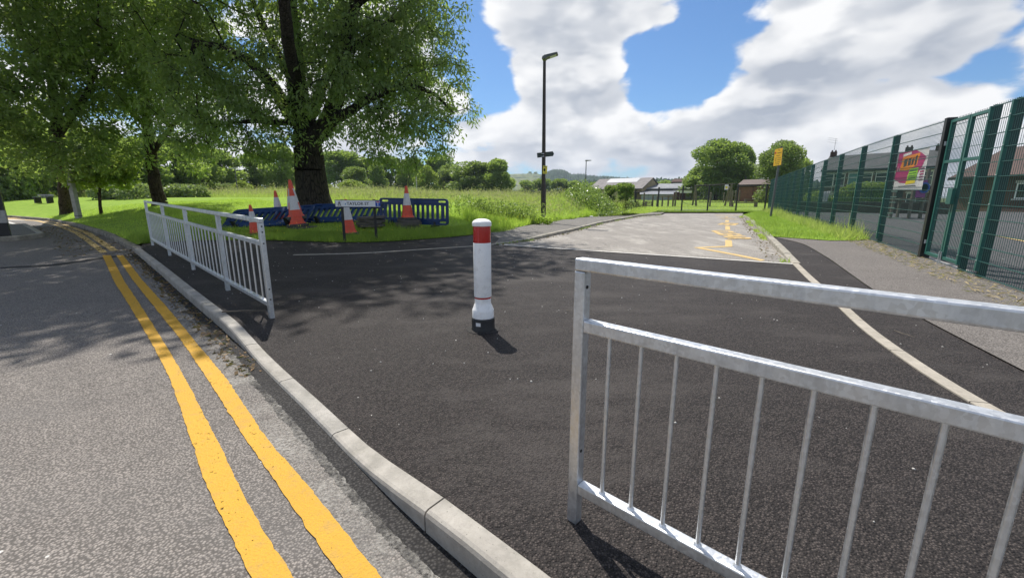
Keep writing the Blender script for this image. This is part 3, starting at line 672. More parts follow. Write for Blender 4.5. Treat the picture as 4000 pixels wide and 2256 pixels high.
# ------------------------------------------------------------------ guardrails
def guardrail(name, label, A, D, posts, bars, H=1.0, mid=.793, low=.171, post_w=.05, rail=.04, bar_r=.0062, hole_posts=(), end=None, rail_h=.042, bolts=()):
    A = np.array(A, float); D = np.array(D, float)/np.linalg.norm(D); zz_ = lambda s: float(tz(*(A+D*s)))
    z0 = zz_(posts[0])
    root = empty(name, (A[0], A[1], z0), label, 'guardrail')
    P = lambda s, h: Vector((A[0]+D[0]*s, A[1]+D[1]*s, h))
    N3 = Vector((-D[1], D[0], 0)); D3 = Vector((D[0], D[1], 0))
    zt = lambda s: z0+(zz_(posts[-1])-z0)*(s-posts[0])/(posts[-1]-posts[0])
    for i, s in enumerate(posts):
        last = i in (0,)
        MB().bar(P(s, zz_(s)-.05), P(s, zt(s)+H-rail_h-.001), post_w, rail, up=N3).build('post', M_GALV, root, bevel=.004)
        if i in hole_posts:
            hb = MB()
            for h in (.20+low, .30+low*.2, mid-.02, mid+.1, .5):
                pass
    for a, b in zip(posts[:-1], posts[1:]):
        ends = dict(top=(H, a == posts[0], b == posts[-1]), )
        la = a-post_w/2 if a == posts[0] else a; lb = b+post_w/2 if b == posts[-1] else b
        MB().bar(P(la, zt(la)+H-rail_h/2), P(lb, zt(lb)+H-rail_h/2), rail+.004, rail_h).build('top_rail', M_GALV, root, bevel=.006)
        for nm, h in (('middle_rail', mid), ('bottom_rail', low)):
            MB().bar(P(a+post_w/2, zt(a)+h-rail_h/2), P(b-post_w/2, zt(b)+h-rail_h/2), rail, rail_h).build(nm, M_GALV, root, bevel=.005)
        n = bars(a, b)
        proto = None
        for s in n:
            if proto is None:
                proto = MB().tube((0, 0, low-.003), (0, 0, mid-rail_h+.003), bar_r, n=8, cap=False).lathe([(bar_r, low-.001), (bar_r*1.9, low-.001), (bar_r*1.5, low+.004), (bar_r, low+.008)], n=8).build('baluster', M_GALV, root, smooth=True, local=True); o = proto
            else:
                o = proto.copy(); col.objects.link(o)
            q = P(s, zt(s)); o.location = q-root.location
    for i in hole_posts:                                  # bolt holes on the outward face
        s = posts[i]; sg = -1 if i == 0 else 1; face = P(s, 0)+D3*sg*(post_w/2+.0008) if False else None
        for h in (low+.03, .30, mid-.02, mid+.05+.04, H-.08):
            c = P(s, zt(s)+h)+D3*(sg*(post_w/2+.001)); M = frame(c, N3)
            MB().tube(c-D3*.0012, c+D3*.0012, .0075, n=10).build('bolt_hole', M_HOLE, root)
    for i in bolts:
        c = P(posts[i], zt(posts[i])+H-.10)-N3*(rail/2+.004)
        MB().tube(c-N3*.006, c+N3*.006, .013, n=6).build('bolt', M_GALV, root)
    return root
LA, LB = hit(1062, 1240, tz), hit(597, 958, tz)
Ld = np.array(LB)-np.array(LA); Ll = np.linalg.norm(Ld)
lp = [0.0, Ll*.205, Ll*.46, Ll*.725, Ll]
lbars = lambda a, b: [a+(b-a)*(k+1)/(round((b-a)/.205)+0.0) for k in range(int(round((b-a)/.205))-1)]
guardrail('guardrail', 'long galvanised steel guardrail of four bays along the kerb at left', LA, Ld, lp, lbars, mid=.775, low=.165, post_w=.06, bar_r=.0085, hole_posts=(0,), bolts=(1, 2, 3, 4), rail=.045, rail_h=.045)
RAx = (0.237, 1.399)
guardrail('guardrail', 'near galvanised steel guardrail running out of the right edge', RAx, (.727, -.687), [0.0, 2.1], lambda a, b: [.113+.1108*k for k in range(18)], hole_posts=(), post_w=.042, rail=.04, rail_h=.042, bar_r=.0072)
RG = [o for o in bpy.data.objects if o.name == 'guardrail.001'][0]
for h in (.30, .905):                                     # slots in the inner face of the end post
    D3 = Vector((.727, -.687, 0)); c = RG.location+Vector((0, 0, h))+D3*.0215+Vector((.687, .727, 0))*-.004
    MB().tube(c-D3*.001, c+D3*.0012, .006, n=10).build('bolt_hole', M_HOLE, RG)

# ------------------------------------------------------------------ street nameplate
nl, nr = hit(1346, 946, tz), hit(1470, 941, tz); nA, nB = Vector((*nl, float(tz(*nl)))), Vector((*nr, float(tz(*nr))))
rgt = (nB-nA); rgt.z = 0; span = rgt.length; rgt.normalize()
NP = empty('street_nameplate', nA, 'low white street nameplate on two black legs reading TAYLOR ST', 'street sign')
Yn = (nA.y+nB.y)/2
tl, tr, bl, br = at(1307, 780, nA.y-.03), at(1488, 781, nB.y-.03), at(1309, 809, nA.y-.03), at(1488, 810, nB.y-.03)
cen = (tl+tr+bl+br)/4; W = ((tr-tl).length+(br-bl).length)/2; Hh = ((tl-bl).length+(tr-br).length)/2
upv = ((tl-bl)+(tr-br)).normalized(); Mn = frame(cen, (tr-tl)+(br-bl), (0, 0, 1))
for p in (nA, nB):
    q = p+Vector((0, .02, 0))
    MB().box(q+Vector((0, 0, (cen.z+Hh*.55-p.z)/2-.03)), (.062, .045, cen.z+Hh*.55-p.z+.06), math.atan2(rgt.y, rgt.x)).build('leg', M_BLACK, NP, bevel=.004)
def slab(name, M, x, z, w, h, y0, y1, mat, parent, bevel=0): return MB().prism([(x-w/2, z-h/2), (x+w/2, z-h/2), (x+w/2, z+h/2), (x-w/2, z+h/2)], y0, y1, M).build(name, mat, parent, bevel=bevel)
slab('frame', Mn, 0, 0, W, Hh, -.012, .012, M_BLACK, NP, .004)
slab('face', Mn, 0, 0, W-.028, Hh-.028, -.0145, -.0125, M_NPW, NP)
text('lettering', 'TAYLOR ST', Hh*.60, Mn@Matrix.Translation((-.005*W, -.0155, -.03*Hh)), M_INK, NP, sx=1.0, bold=Hh*.010)
bpy.context.view_layer.update()
tt = [c for c in NP.children if c.name.startswith('lettering')][0]; tt.scale = (tt.scale[0]*(W*.485)/max(tt.dimensions.x, .01), tt.scale[1]*(Hh*.42)/max(tt.dimensions.y, .01), tt.scale[2])
bs = slab('no_through_road_panel', Mn, W*.432, .005, Hh*.66, Hh*.76, -.0165, -.0150, M_SBLUE, NP)
MB().prism([(W*.432+sx*Hh*.04, z) for sx, z in ((-1, -Hh*.28), (1, -Hh*.28), (1, Hh*.18), (-1, Hh*.18))], -.0178, -.0170, Mn).build('white_stem', M_SWHITE, bs)
MB().prism([(W*.432+x*Hh, z*Hh) for x, z in ((-.23, .15), (.23, .15), (.25, .25), (.23, .33), (-.23, .33), (-.25, .25))], -.0182, -.0172, Mn).build('white_bar_border', M_SWHITE, bs)
MB().prism([(W*.432+x*Hh, z*Hh) for x, z in ((-.20, .18), (.20, .18), (.22, .25), (.20, .30), (-.20, .30), (-.22, .25))], -.0190, -.0184, Mn).build('red_bar', M_SRED, bs)
cr = MB(); cx0 = -W*.405                     # crest: helmet crest above a shield with supporters
for q in ([(-.03, .20), (.03, .20), (.08, .34), (.02, .28), (0, .36), (-.02, .28), (-.08, .34)], [(-.16, .02), (.16, .02), (.12, .16), (.04, .20), (-.04, .20), (-.12, .16)]): cr.prism([(cx0+x*Hh, z*Hh) for x, z in q], -.0160, -.0150, Mn)
for z0, z1, w0 in ((-.05, .0, .19), (-.14, -.08, .20), (-.30, -.17, .21)):
    cr.prism([(cx0-w0*Hh, z0*Hh), (cx0+w0*Hh, z0*Hh), (cx0+w0*.92*Hh, z1*Hh), (cx0-w0*.92*Hh, z1*Hh)], -.0160, -.0150, Mn)
cr.build('crest', M_GREYI, NP)
MB().prism([(cx0+x*Hh, z*Hh) for x, z in ((-.11, -.17), (.11, -.17), (.0, -.27))], -.0166, -.0161, Mn).build('crest_shield', M_NPW, NP)
MB().prism([(-W*.275+x*Hh, z*Hh) for x, z in ((-.10, -.14), (.08, -.16), (.10, -.06), (.02, .06), (-.05, -.02))], -.0160, -.0150, Mn).build('blue_paint_splash', M_BLUEL, NP)
for x, z in ((-W*.362, Hh*.30), (-W*.355, -Hh*.38), (W*.40, -Hh*.42)): c = Mn@Vector((x, -.0155, z)); MB().lathe([(.008, -.001), (.008, .001), (0, .0012)], c, 8, Matrix.Rotation(math.pi/2, 3, 'X')).build('fixing_screw', M_GREYI, NP)

# ------------------------------------------------------------------ traffic cones
def make_cone():
    root = empty('traffic_cone', (0, 0, 0), group='orange cones and blue barriers at the grass')
    def sq(z, a, ch): return [(sx*(a-(ch if k else 0)), sy*(a-(0 if k else ch)), z) for sx, sy, k in ((1, 1, 0), (1, 1, 1), (-1, 1, 1), (-1, 1, 0), (-1, -1, 0), (-1, -1, 1), (1, -1, 1), (1, -1, 0))]
    b = MB(); rings = [sq(0, .235, .08), sq(.055, .235, .08), sq(.07, .222, .08)]
    for r_ in rings: b.v += r_
    for k in range(2): b.f += [(k*8+i, k*8+(i+1) % 8, (k+1)*8+(i+1) % 8, (k+1)*8+i) for i in range(8)]
    b.f += [tuple(range(7, -1, -1)), tuple(16+i for i in range(8))]
    b.build('base', M_CBASE, root, local=True)
    r_at = lambda z: .175-(z-.07)/.93*.140
    def ring(z0, z1, o=0.0, seg=6): return [(r_at(z0+(z1-z0)*k/seg)+o, z0+(z1-z0)*k/seg) for k in range(seg+1)]
    MB().lathe([(.205, .068), (.200, .085), (.180, .105)]+ring(.115, .25)+[(r_at(.255)+.008, .258), (r_at(.27)+.006, .272), (r_at(.28), .28)]+ring(.30, .985)+[(.030, .998), (.018, 1.0)], n=28).build('body', M_ORANGE, root, smooth=True, local=True)
    MB().lathe([(r_at(.43)-.002, .428)]+ring(.43, .78, .003)+[(r_at(.78)-.002, .782)], n=28).build('white_sleeve', M_CWHITE, root, smooth=True, local=True)
    return root
cone0 = make_cone(); used = [0]
def place_cone(px, py, h_px, label, tilt=(0, 0), rz=0.0, Y=None, stack=0.0, sc=None):
    o = cone0 if not used[0] else copy_tree(cone0); used[0] = 1
    if Y is None: x, y = hit(px, py, gz, stack); z = float(gz(x, y))+stack
    else: p = at(px, py, Y); x, y, z = p
    rt, rb = ray(px, py-h_px), ray(px, py); hgt = y*(rt[2]/rt[1]-rb[2]/rb[1]); k = hgt if sc is None else sc
    o.location = (x, y, z); o.rotation_euler = (R(tilt[0]), R(tilt[1]), R(rz)); o.scale = (k, k, k)
    tag(o, label, 'traffic cone'); o['group'] = 'orange cones at the grass edge'
    return o
c_rail = place_cone(1000, 917, 118, 'orange cone tilted left behind the left guardrail end post', (0, -4), 20)
place_cone(1094, 862, 118, 'orange cone with white band standing farther back between rail and tree', (0, -3), 40)
place_cone(1150, 874, 138, 'orange cone hidden behind the tall stacked cones beside the trunk', (0, -3), 15, Y=13.4)
c_stack = place_cone(1165, 888, 153, 'large orange and white cone on a round slab left of the nameplate', (0, -5), 10)
ct = copy_tree(cone0); ct.location = Vector(c_stack.location)+Vector((-.10, .16, .24)); ct.scale = c_stack.scale; ct.rotation_euler = (0, R(-4), R(30)); tag(ct, 'orange cone tip showing above the large cone beside the trunk', 'traffic cone', 'orange cones at the grass edge')
place_cone(1368, 917, 140, 'orange and white cone standing behind the nameplate', (0, -3), 25)
c_right = place_cone(1593, 857, 131, 'orange and white cone on the slab stack in front of the upright blue barrier', (0, 0), 45, Y=12.6)

# ------------------------------------------------------------------ slabs under the cones
def slab_stack(loc, n, r, th, label, z_top=None):
    for i in range(n):
        z = loc[2]+th*(i+.5) if z_top is None else z_top-th*(n-i-.5)
        b = MB(); m = 12; rr = r*random.uniform(.93, 1.05); ox, oy = random.uniform(-.03, .03), random.uniform(-.03, .03); ph = random.uniform(0, 1)
        ring = [(rr*(1+.10*math.cos(4*t+ph*6))*math.cos(t), rr*(1+.10*math.cos(4*t+ph*6))*math.sin(t)*.9) for t in [2*math.pi*k/m for k in range(m)]]
        tl_ = random.uniform(-.05, .05)
        b.prism([(x, y) for x, y in ring], -th*.48, th*.48, Matrix.Translation((loc[0]+ox, loc[1]+oy, z))@Matrix.Rotation(tl_, 4, 'Y')@Matrix.Rotation(-math.pi/2, 4, 'X'))
        o = b.build('rubber_foot_block', M_SLAB, bevel=.012)
        tag(o, label[min(i, len(label)-1)] if isinstance(label, list) else label, 'slab', 'grey foot blocks under the cones')
slab_stack((c_right.location.x, c_right.location.y, 0), 4, .36, .075, ['lowest grey slab in the stack under the right cone', 'second grey slab from the ground under the right cone', 'third grey slab from the ground under the right cone', 'top grey slab directly under the right cone'], z_top=c_right.location.z-.002)
c_stack.location.z += .03
slab_stack((c_stack.location.x+.1, c_stack.location.y, 0), 1, .42, .06, 'round grey slab under the large cone', z_top=c_stack.location.z-.002)
sp = hit(1450, 885, gz)
slab_stack((sp[0], sp[1], float(gz(*sp))), 4, .40, .075, ['lowest grey slab in the pile behind the nameplate', 'second slab from the ground in the pile behind the nameplate', 'third slab from the ground in the pile behind the nameplate', 'top slab of the pile behind the nameplate'])
sp = hit(1005, 922, gz); slab_stack((sp[0], sp[1], float(gz(*sp))-.02), 1, .40, .06, 'grey slab under the tilted cone by the guardrail')

# ------------------------------------------------------------------ blue plastic barriers
def make_barrier(mat=M_BLUE):
    root = empty('plastic_barrier', (0, 0, 0))
    W_, H_, t = 2.0, .80, .05
    def rr(x0, x1, z0, z1, r=.07, n=4):
        pts = []
        for cx_, cz, a in ((x1-r, z0+r, -90), (x1-r, z1-r, 0), (x0+r, z1-r, 90), (x0+r, z0+r, 180)):
            pts += [(cx_+r*math.cos(R(a+90*k/n)), cz+r*math.sin(R(a+90*k/n))) for k in range(n+1)]
        return pts
    cu = bpy.data.curves.new('panel', 'CURVE'); cu.dimensions = '2D'; cu.fill_mode = 'BOTH'; cu.extrude = .022; cu.bevel_depth = .006; cu.bevel_resolution = 1
    def loop(pts):
        s = cu.splines.new('POLY'); s.points.add(len(pts)-1)
        for p, q in zip(s.points, pts): p.co = (q[0], q[1], 0, 1)
        s.use_cyclic_u = True
    loop(rr(-1, 1, 0, .80, .09))
    n = 12; x0, x1 = -.84, .84; step = (x1-x0)/n
    for i in range(n): loop(rr(x0+i*step+.024, x0+(i+1)*step-.024, .18, .61, .035))
    for s in (-1, 1):
        loop(rr(min(s*.95, s*.72), max(s*.95, s*.72), .68, .75, .03)); loop(rr(min(s*.95, s*.75), max(s*.95, s*.75), .05, .12, .03)); loop(rr(min(s*.945, s*.875), max(s*.945, s*.875), .2, .6, .03))
    tmp = bpy.data.objects.new('tmp', cu); col.objects.link(tmp); dg = bpy.context.evaluated_depsgraph_get(); dg.update()
    me = bpy.data.meshes.new_from_object(tmp.evaluated_get(dg)); bpy.data.objects.remove(tmp)
    me.transform(Matrix.Rotation(math.pi/2, 4, 'X')); me.materials.clear()
    link('panel', me, mat, root)
    MB().box((0, 0, .775), (1.86, .075, .03)).build('top_rail', mat, root, bevel=.01, local=True)
    MB().box((0, 0, .655), (1.62, .066, .028)).build('upper_rib', mat, root, bevel=.01, local=True)
    MB().box((0, 0, .135), (1.62, .066, .028)).build('lower_rib', mat, root, bevel=.01, local=True)
    for s in (-1, 1):
        MB().prism([(-.22, 0), (.22, 0), (.16, .05), (.03, .06), (.03, .16), (-.03, .16), (-.03, .06), (-.16, .05)], -.035, .035, Matrix.Translation((s*.62, 0, -.06))@Matrix.Rotation(math.pi/2, 4, 'Z')).build('foot', M_BBLACK, root, local=True)
    MB().box((-1.02, 0, .42), (.07, .045, .11)).build('hinge_clip', M_BBLACK, root, bevel=.01, local=True)
    return root
def place_barrier(o, lpt, rpt, base, tilt, label, hs=1.0):
    lp_, rp_ = Vector(lpt), Vector(rpt); x = (rp_-lp_); wid = x.length
    M = frame((lp_+rp_)/2, x, (0, 0, 1))@Matrix.Rotation(R(tilt), 4, 'X')@Matrix.Diagonal((wid/2, wid/2, wid/2*hs, 1))
    o.matrix_world = M; tag(o, label, 'barrier', 'blue plastic barriers at the grass edge')
b0 = make_barrier()
place_barrier(b0, at(1488, 870, 13.3), at(1752, 880, 12.6), 0, 0, 'upright blue plastic barrier right of the nameplate', .82)
b1 = copy_tree(b0)
place_barrier(b1, at(1185, 868, 13.2), at(1492, 862, 13.2), 0, -58, 'blue plastic barrier leaning back behind the nameplate')
b2 = copy_tree(b0)
place_barrier(b2, at(862, 893, 12.6), at(1190, 872, 12.6), 0, -60, 'blue plastic barrier tipped over behind the left guardrail end')
b3 = make_barrier(M_BLUEL)
_l, _r = at(985, 832, 15.0), at(1168, 829, 15.0); _l.z = float(gz(_l.x, _l.y))+.10; _r.z = float(gz(_r.x, _r.y))+.10
place_barrier(b3, _l, _r, 0, -82, 'faded light blue barrier lying flat in front of the tree trunk')

# ------------------------------------------------------------------ street lamp with finger sign and notice
lx, ly = hit(2122, 868); lz = float(gz(lx, ly))
LP = empty('street_lamp', (lx, ly, lz), 'tall dark brown street lamp with flat head beside the footway', 'street lamp')
ltop = at(2127, 228, ly); hl = ltop.z-lz; lean = (ltop.x-lx)/hl
pnt = lambda h: Vector((lx+lean*h, ly, lz+h))
MB().tube(pnt(-.1), pnt(1.55), .108, .104, 20).build('base_column', M_LAMP, LP, smooth=True)
MB().tube(pnt(1.5), pnt(1.62), .108, .086, 20).build('shoulder', M_LAMP, LP, smooth=True)
MB().tube(pnt(1.6), pnt(hl-.1), .084, .058, 18).build('shaft', M_LAMP, LP, smooth=True)
MB().box(pnt(.75)+Vector((.02, -.106, 0)), (.11, .012, .42)).build('access_door', M_LAMP, LP, bevel=.003)
hd = MB(); hx = pnt(hl)
prof = [(-.09, -.05), (-.06, .05), (.12, .10), (.50, .16), (.53, .13), (.50, .09), (.10, -.01), (.04, -.06)]
hd.prism(prof, -.16, .16, Matrix.Translation(hx)@Matrix.Rotation(R(-12), 4, 'Z')); hd.build('lamp_head', M_LAMPG, LP, bevel=.012)
hd = MB(); hd.prism([(.22, .014), (.46, .078), (.46, .070), (.22, .006)], -.12, .12, Matrix.Translation(hx)@Matrix.Rotation(R(-12), 4, 'Z')); hd.build('lens', M_LENS, LP)
MB().tube(hx+Vector((.02, 0, .06)), hx+Vector((.02, 0, .13)), .035, .03, 10).build('photocell', M_LAMPG, LP, smooth=True)
s0 = at(2120, 607, ly-.09); sl, sr = at(2098, 607, ly-.09), at(2164, 600, ly+.1)
FS = empty('finger_sign', s0, 'dark back of a pointed finger sign clamped to the street lamp', 'sign')
Mf = frame((sl+sr)/2, sr-sl); w = (sr-sl).length; h = .19
MB().prism([(-w/2, -h/2), (w/2-.05, -h/2), (w/2, 0), (w/2-.05, h/2), (-w/2, h/2)], -.012, .0, Mf).build('board', M_SIGNBK, FS, bevel=.003)
MB().prism([(-w/2, h*.30), (w/2-.05, h*.30), (w/2-.05, h*.40), (-w/2, h*.40)], -.022, -.012, Mf).build('stiffening_rail', M_SIGNBK, FS)
for dzz in (-.045, .06): MB().tube(s0+Vector((.0, .08, dzz)), s0+Vector((0, .08, dzz+.022)), .088, .088, 14).build('clamp', M_GALV, FS)
n0 = at(2129, 663, ly-.12)
NO = empty('yellow_notice', n0, 'small yellow notice with a round symbol tied to the street lamp', 'notice')
w = at(2138, 663, ly-.12).x-at(2121, 663, ly-.12).x; h = at(2129, 647, ly-.12).z-at(2129, 678, ly-.12).z
Mq = frame(n0, (1, -.16, -.04))
slab('board', Mq, 0, 0, w, h, -.004, .004, M_SYEL2, NO)
MB().lathe([(w*.36, 0), (w*.36, .0015), (w*.30, .0015), (w*.30, 0)], n0+Vector((.0, -.0055, -.02*h)), 20, Matrix.Rotation(math.pi/2, 3, 'X')).build('symbol_ring', M_INK, NO)
MB().prism([(x*w, z*h) for x, z in ((-.16, -.02), (-.04, .03), (.14, .06), (.16, .02), (.04, -.02), (.10, -.08), (.02, -.09), (-.06, -.04), (-.18, -.07))], -.0062, -.0050, Mq).build('symbol', M_INK, NO)
for z, ww in ((.40, .7), (.33, .55), (-.36, .6)): slab('print_line', Mq, 0, z*h, w*ww, h*.035, -.0055, -.0045, M_INK, NO)

# ------------------------------------------------------------------ yellow restriction sign on a grey post
yb = Vector((*hit(3010, 846, vz), 0)); yb.z = float(vz(yb.x, yb.y)); yt = at(3053, 574, yb.y)
YS = empty('restriction_sign', yb, 'yellow no stopping sign on a leaning grey post in the verge', 'road sign')
MB().tube(yb-Vector((0, 0, .1)), yt, .055, .055, 16).build('post', M_GPOST, YS, smooth=True)
axis = (yt-yb).normalized(); MB().tube(yt, yt+axis*.03, .058, .05, 16).build('post_cap', M_BLACK, YS, smooth=True)
Yp = yb.y-.12
q1, q2, q3, q4 = at(3029, 583, Yp+.30), at(3061, 576, Yp-.22), at(3050, 645, Yp-.22), at(3019, 650, Yp+.30)
w = ((q2-q1).length+(q3-q4).length)/2; h = ((q1-q4).length+(q2-q3).length)/2
My = frame((q1+q2+q3+q4)/4, (q2-q1)+(q3-q4), (q1-q4)+(q2-q3))
slab('plate', My, 0, 0, w, h, -.005, .012, M_GPOST, YS)
slab('yellow_face', My, 0, 0, w*.97, h*.975, -.009, -.006, M_SYEL, YS)
for body, z, sz_, x in (('N', .40, .13, .02), ('o', .39, .13, .15), ('stopping', .25, .115, .12), ('Mon-Fri', .085, .105, 0), ('8.00 - 9.30 am', -.05, .10, 0), ('2.00 - 4.30 pm', -.165, .10, 0), ('on entrance', -.29, .095, 0), ('markings', -.395, .095, 0)):
    text('lettering', body, sz_*h*.85, My@Matrix.Translation((x*w, -.0105, z*h)), M_INK, YS, sx=.9)
cc = My@Vector((-w*.36, -.011, h*.28))
MB().lathe([(w*.10, -.002), (w*.10, .002), (0, .0022)], cc, 18, (My.to_3x3()@Matrix.Rotation(math.pi/2, 3, 'X'))).build('red_roundel', M_SRED, YS)

# ------------------------------------------------------------------ posts at the far left
cb = at(300, 813, 20.0); cb.z = float(gz(cb.x, cb.y)); ctop = at(262, 640, cb.y)
CP = empty('concrete_post', cb, 'pale square concrete post standing in the grass in front of the left tree', 'post')
axis = ctop-cb; MB().bar(cb-axis*.05, cb+axis*1.12, .19, .19, up=(0, 1, 0)).build('shaft', M_POSTC, CP, bevel=.015)
MB().bar(cb+axis*.055, cb+axis*.068, .196, .196, up=(0, 1, 0)).build('groove_band', M_GPOST, CP)
wb = Vector((*hit(22, 922, rz_, .1), 0)); wb.z = float(rz_(wb.x, wb.y))+.1
BW = empty('timber_bollard', wb, 'black square bollard with a white band at the left edge', 'bollard')
for nm, z0, z1, m, e in (('lower_shaft', -.05, .36, M_BLACK, 0), ('white_band', .36, .70, M_POSTC, .004), ('upper_shaft', .70, 1.30, M_BLACK, 0)):
    MB().box((wb.x, wb.y, wb.z+(z0+z1)/2), (.21+e, .21+e, z1-z0), .75).build(nm, m, BW, bevel=.01)

# ------------------------------------------------------------------ vegetation
def unit(v): return v/(np.linalg.norm(v, axis=-1, keepdims=True)+1e-9)
def leaf_geo(C, D, L, W, curl=.25):
    n = len(C); D = unit(D); rnd = unit(rng.normal(size=(n, 3))); S = unit(np.cross(D, rnd)); U = np.cross(S, D)
    L = np.asarray(L).reshape(-1, 1)*np.ones((n, 1)); W = np.asarray(W).reshape(-1, 1)*np.ones((n, 1))
    mid = C+D*L*.45+U*L*curl*.35
    V = np.stack([C, mid-S*W*.5, C+D*L, mid+S*W*.5], 1).reshape(-1, 3)
    F = np.arange(4*n).reshape(n, 4)
    return V, F
def blade_geo(P, h, w, lean=.35):
    n = len(P); a = rng.uniform(0, 2*np.pi, n); s = np.stack([np.cos(a), np.sin(a), np.zeros(n)], 1)*(np.asarray(w)*np.ones(n))[:, None]*.5
    b = rng.uniform(0, 2*np.pi, n); l = np.minimum(np.abs(rng.normal(0, lean, n)), 1.15)*h
    tip = P+np.stack([np.cos(b)*l, np.sin(b)*l, h*np.sqrt(np.clip(1-(l/h)**2*.6, .2, 1))], 1)
    V = np.stack([P-s, P+s, tip], 1).reshape(-1, 3); return V, np.arange(3*n).reshape(n, 3), tip
def ellipsoid_pts(n, c, r, shell=.55):
    d = unit(rng.normal(size=(n, 3))); k = rng.uniform(shell**3, 1, n)**(1/3); return np.asarray(c)+d*k[:, None]*np.asarray(r)
def tubes(edges, sides):
    V = []; F = []; base = 0
    A = np.array([e[0] for e in edges]); B = np.array([e[1] for e in edges]); ra = np.array([e[2] for e in edges]); rb = np.array([e[3] for e in edges])
    d = unit(B-A); ref = np.where(np.abs(d[:, 2:3]) > .9, np.array([[1., 0, 0]]), np.array([[0, 0, 1.]])); q = unit(np.cross(d, ref)); w = np.cross(d, q)
    t = np.arange(sides)*2*np.pi/sides; cs = np.cos(t)[None, :, None]; sn = np.sin(t)[None, :, None]
    ring = q[:, None]*cs+w[:, None]*sn
    R0 = A[:, None]+ring*ra[:, None, None]; R1 = B[:, None]+ring*rb[:, None, None]
    V = np.concatenate([R0, R1], 1).reshape(-1, 3); n = len(edges)
    i = np.arange(sides); f = np.stack([i, (i+1) % sides, sides+(i+1) % sides, sides+i], 1)
    F = (f[None]+(np.arange(n)*2*sides)[:, None, None]).reshape(-1, 4); return V, F
def grow(limbs, clusters, step=.7, leaf_r=.010, power=2.4):
    """limbs: list of (points (k,3), radii (k)). clusters joined to the nearest wood. Returns big edges, small edges, direction at clusters."""
    nodes = []; par = []; fixed = []
    for pts, rad in limbs:
        pts = np.asarray(pts, float); rad = np.asarray(rad, float)
        dd = np.r_[0, np.cumsum(np.linalg.norm(np.diff(pts, axis=0), axis=1))]; m = max(3, int(dd[-1]/.4)); t = np.linspace(0, dd[-1], m)
        q = np.stack([np.interp(t, dd, pts[:, k]) for k in range(3)], 1); rr = np.interp(t, dd, rad)
        q[1:-1] += rng.normal(0, .02, q[1:-1].shape)*np.minimum(1, rr[1:-1, None]*6)
        prev = -1
        if nodes:
            arr = np.array(nodes); prev = int(np.argmin(np.linalg.norm(arr-q[0], axis=1)))
        for p, r_ in zip(q, rr): nodes.append(p); par.append(prev); fixed.append(r_); prev = len(nodes)-1
    nl = len(nodes); arr = np.array(nodes)
    d0 = np.array([np.min(np.linalg.norm(arr-c, axis=1)) for c in clusters]); order = np.argsort(d0); tips = []
    buf = np.zeros((nl+len(clusters)*14, 3)); buf[:nl] = arr; cnt = nl
    for ci in order:
        c = clusters[ci]; dist = np.linalg.norm(buf[:cnt]-c, axis=1)+np.maximum(0, buf[:cnt, 2]-c[2])*.35; j = int(np.argmin(dist)); a = buf[j].copy(); L = np.linalg.norm(c-a); m = max(1, int(L/step)); prev = j
        perp = rng.normal(0, .10*L, 3)
        for k in range(1, m+1):
            if cnt >= len(buf): break
            t = k/m; p = a+(c-a)*t+(perp+np.array([0, 0, .12*L]))*math.sin(math.pi*t)*(1 if k < m else 0)
            buf[cnt] = p; nodes.append(p); par.append(prev); fixed.append(0.0); prev = cnt; cnt += 1
        tips.append((ci, prev))
    N = len(nodes); acc = np.zeros(N)
    child = np.zeros(N, bool)
    for i in range(N):
        if par[i] >= 0: child[par[i]] = True
    rad = np.zeros(N)
    for i in range(N-1, -1, -1):
        base = acc[i]**(1/power) if acc[i] > 0 else leaf_r
        rad[i] = max(fixed[i], min(base, .11)) if fixed[i] else min(base, .11)
        if par[i] >= 0: acc[par[i]] += rad[i]**power if i >= nl else 0
    big = []; small = []
    for i in range(N):
        j = par[i]
        if j < 0: continue
        e = (nodes[j], nodes[i], rad[j] if (i < nl and j < nl) else min(rad[j], rad[i]*1.25), rad[i])
        (big if i < nl else small).append(e)
    return big, small
def crown_from(clusters, radii, per, L, W, droop=.5, out=None, flat=.8):
    C = []; D = []
    n = len(clusters); per = (np.ones(n)*per).astype(int)
    idx = np.repeat(np.arange(n), per); m = len(idx)
    off = unit(rng.normal(size=(m, 3)))*(rng.uniform(0.02, 1, m)**.5)[:, None]*np.asarray(radii)[idx][:, None]; off[:, 2] *= flat
    P = clusters[idx]+off
    d = unit(off)*.6+rng.normal(0, .55, (m, 3)); d[:, 2] -= droop
    s = rng.uniform(.65, 1.25, m)
    return leaf_geo(P, d, L*s, W*s)
def lobes_pts(lobes, density, minn=3):
    out = []
    for (c, r) in lobes:
        r = np.asarray(r)*np.ones(3); vol = 4/3*math.pi*r.prod(); n = max(minn, int(vol*density)); out.append(ellipsoid_pts(n, c, r, .35))
    return np.vstack(out)
def V3(px, py, Y): p = at(px, py, Y); return (p.x, p.y, p.z)

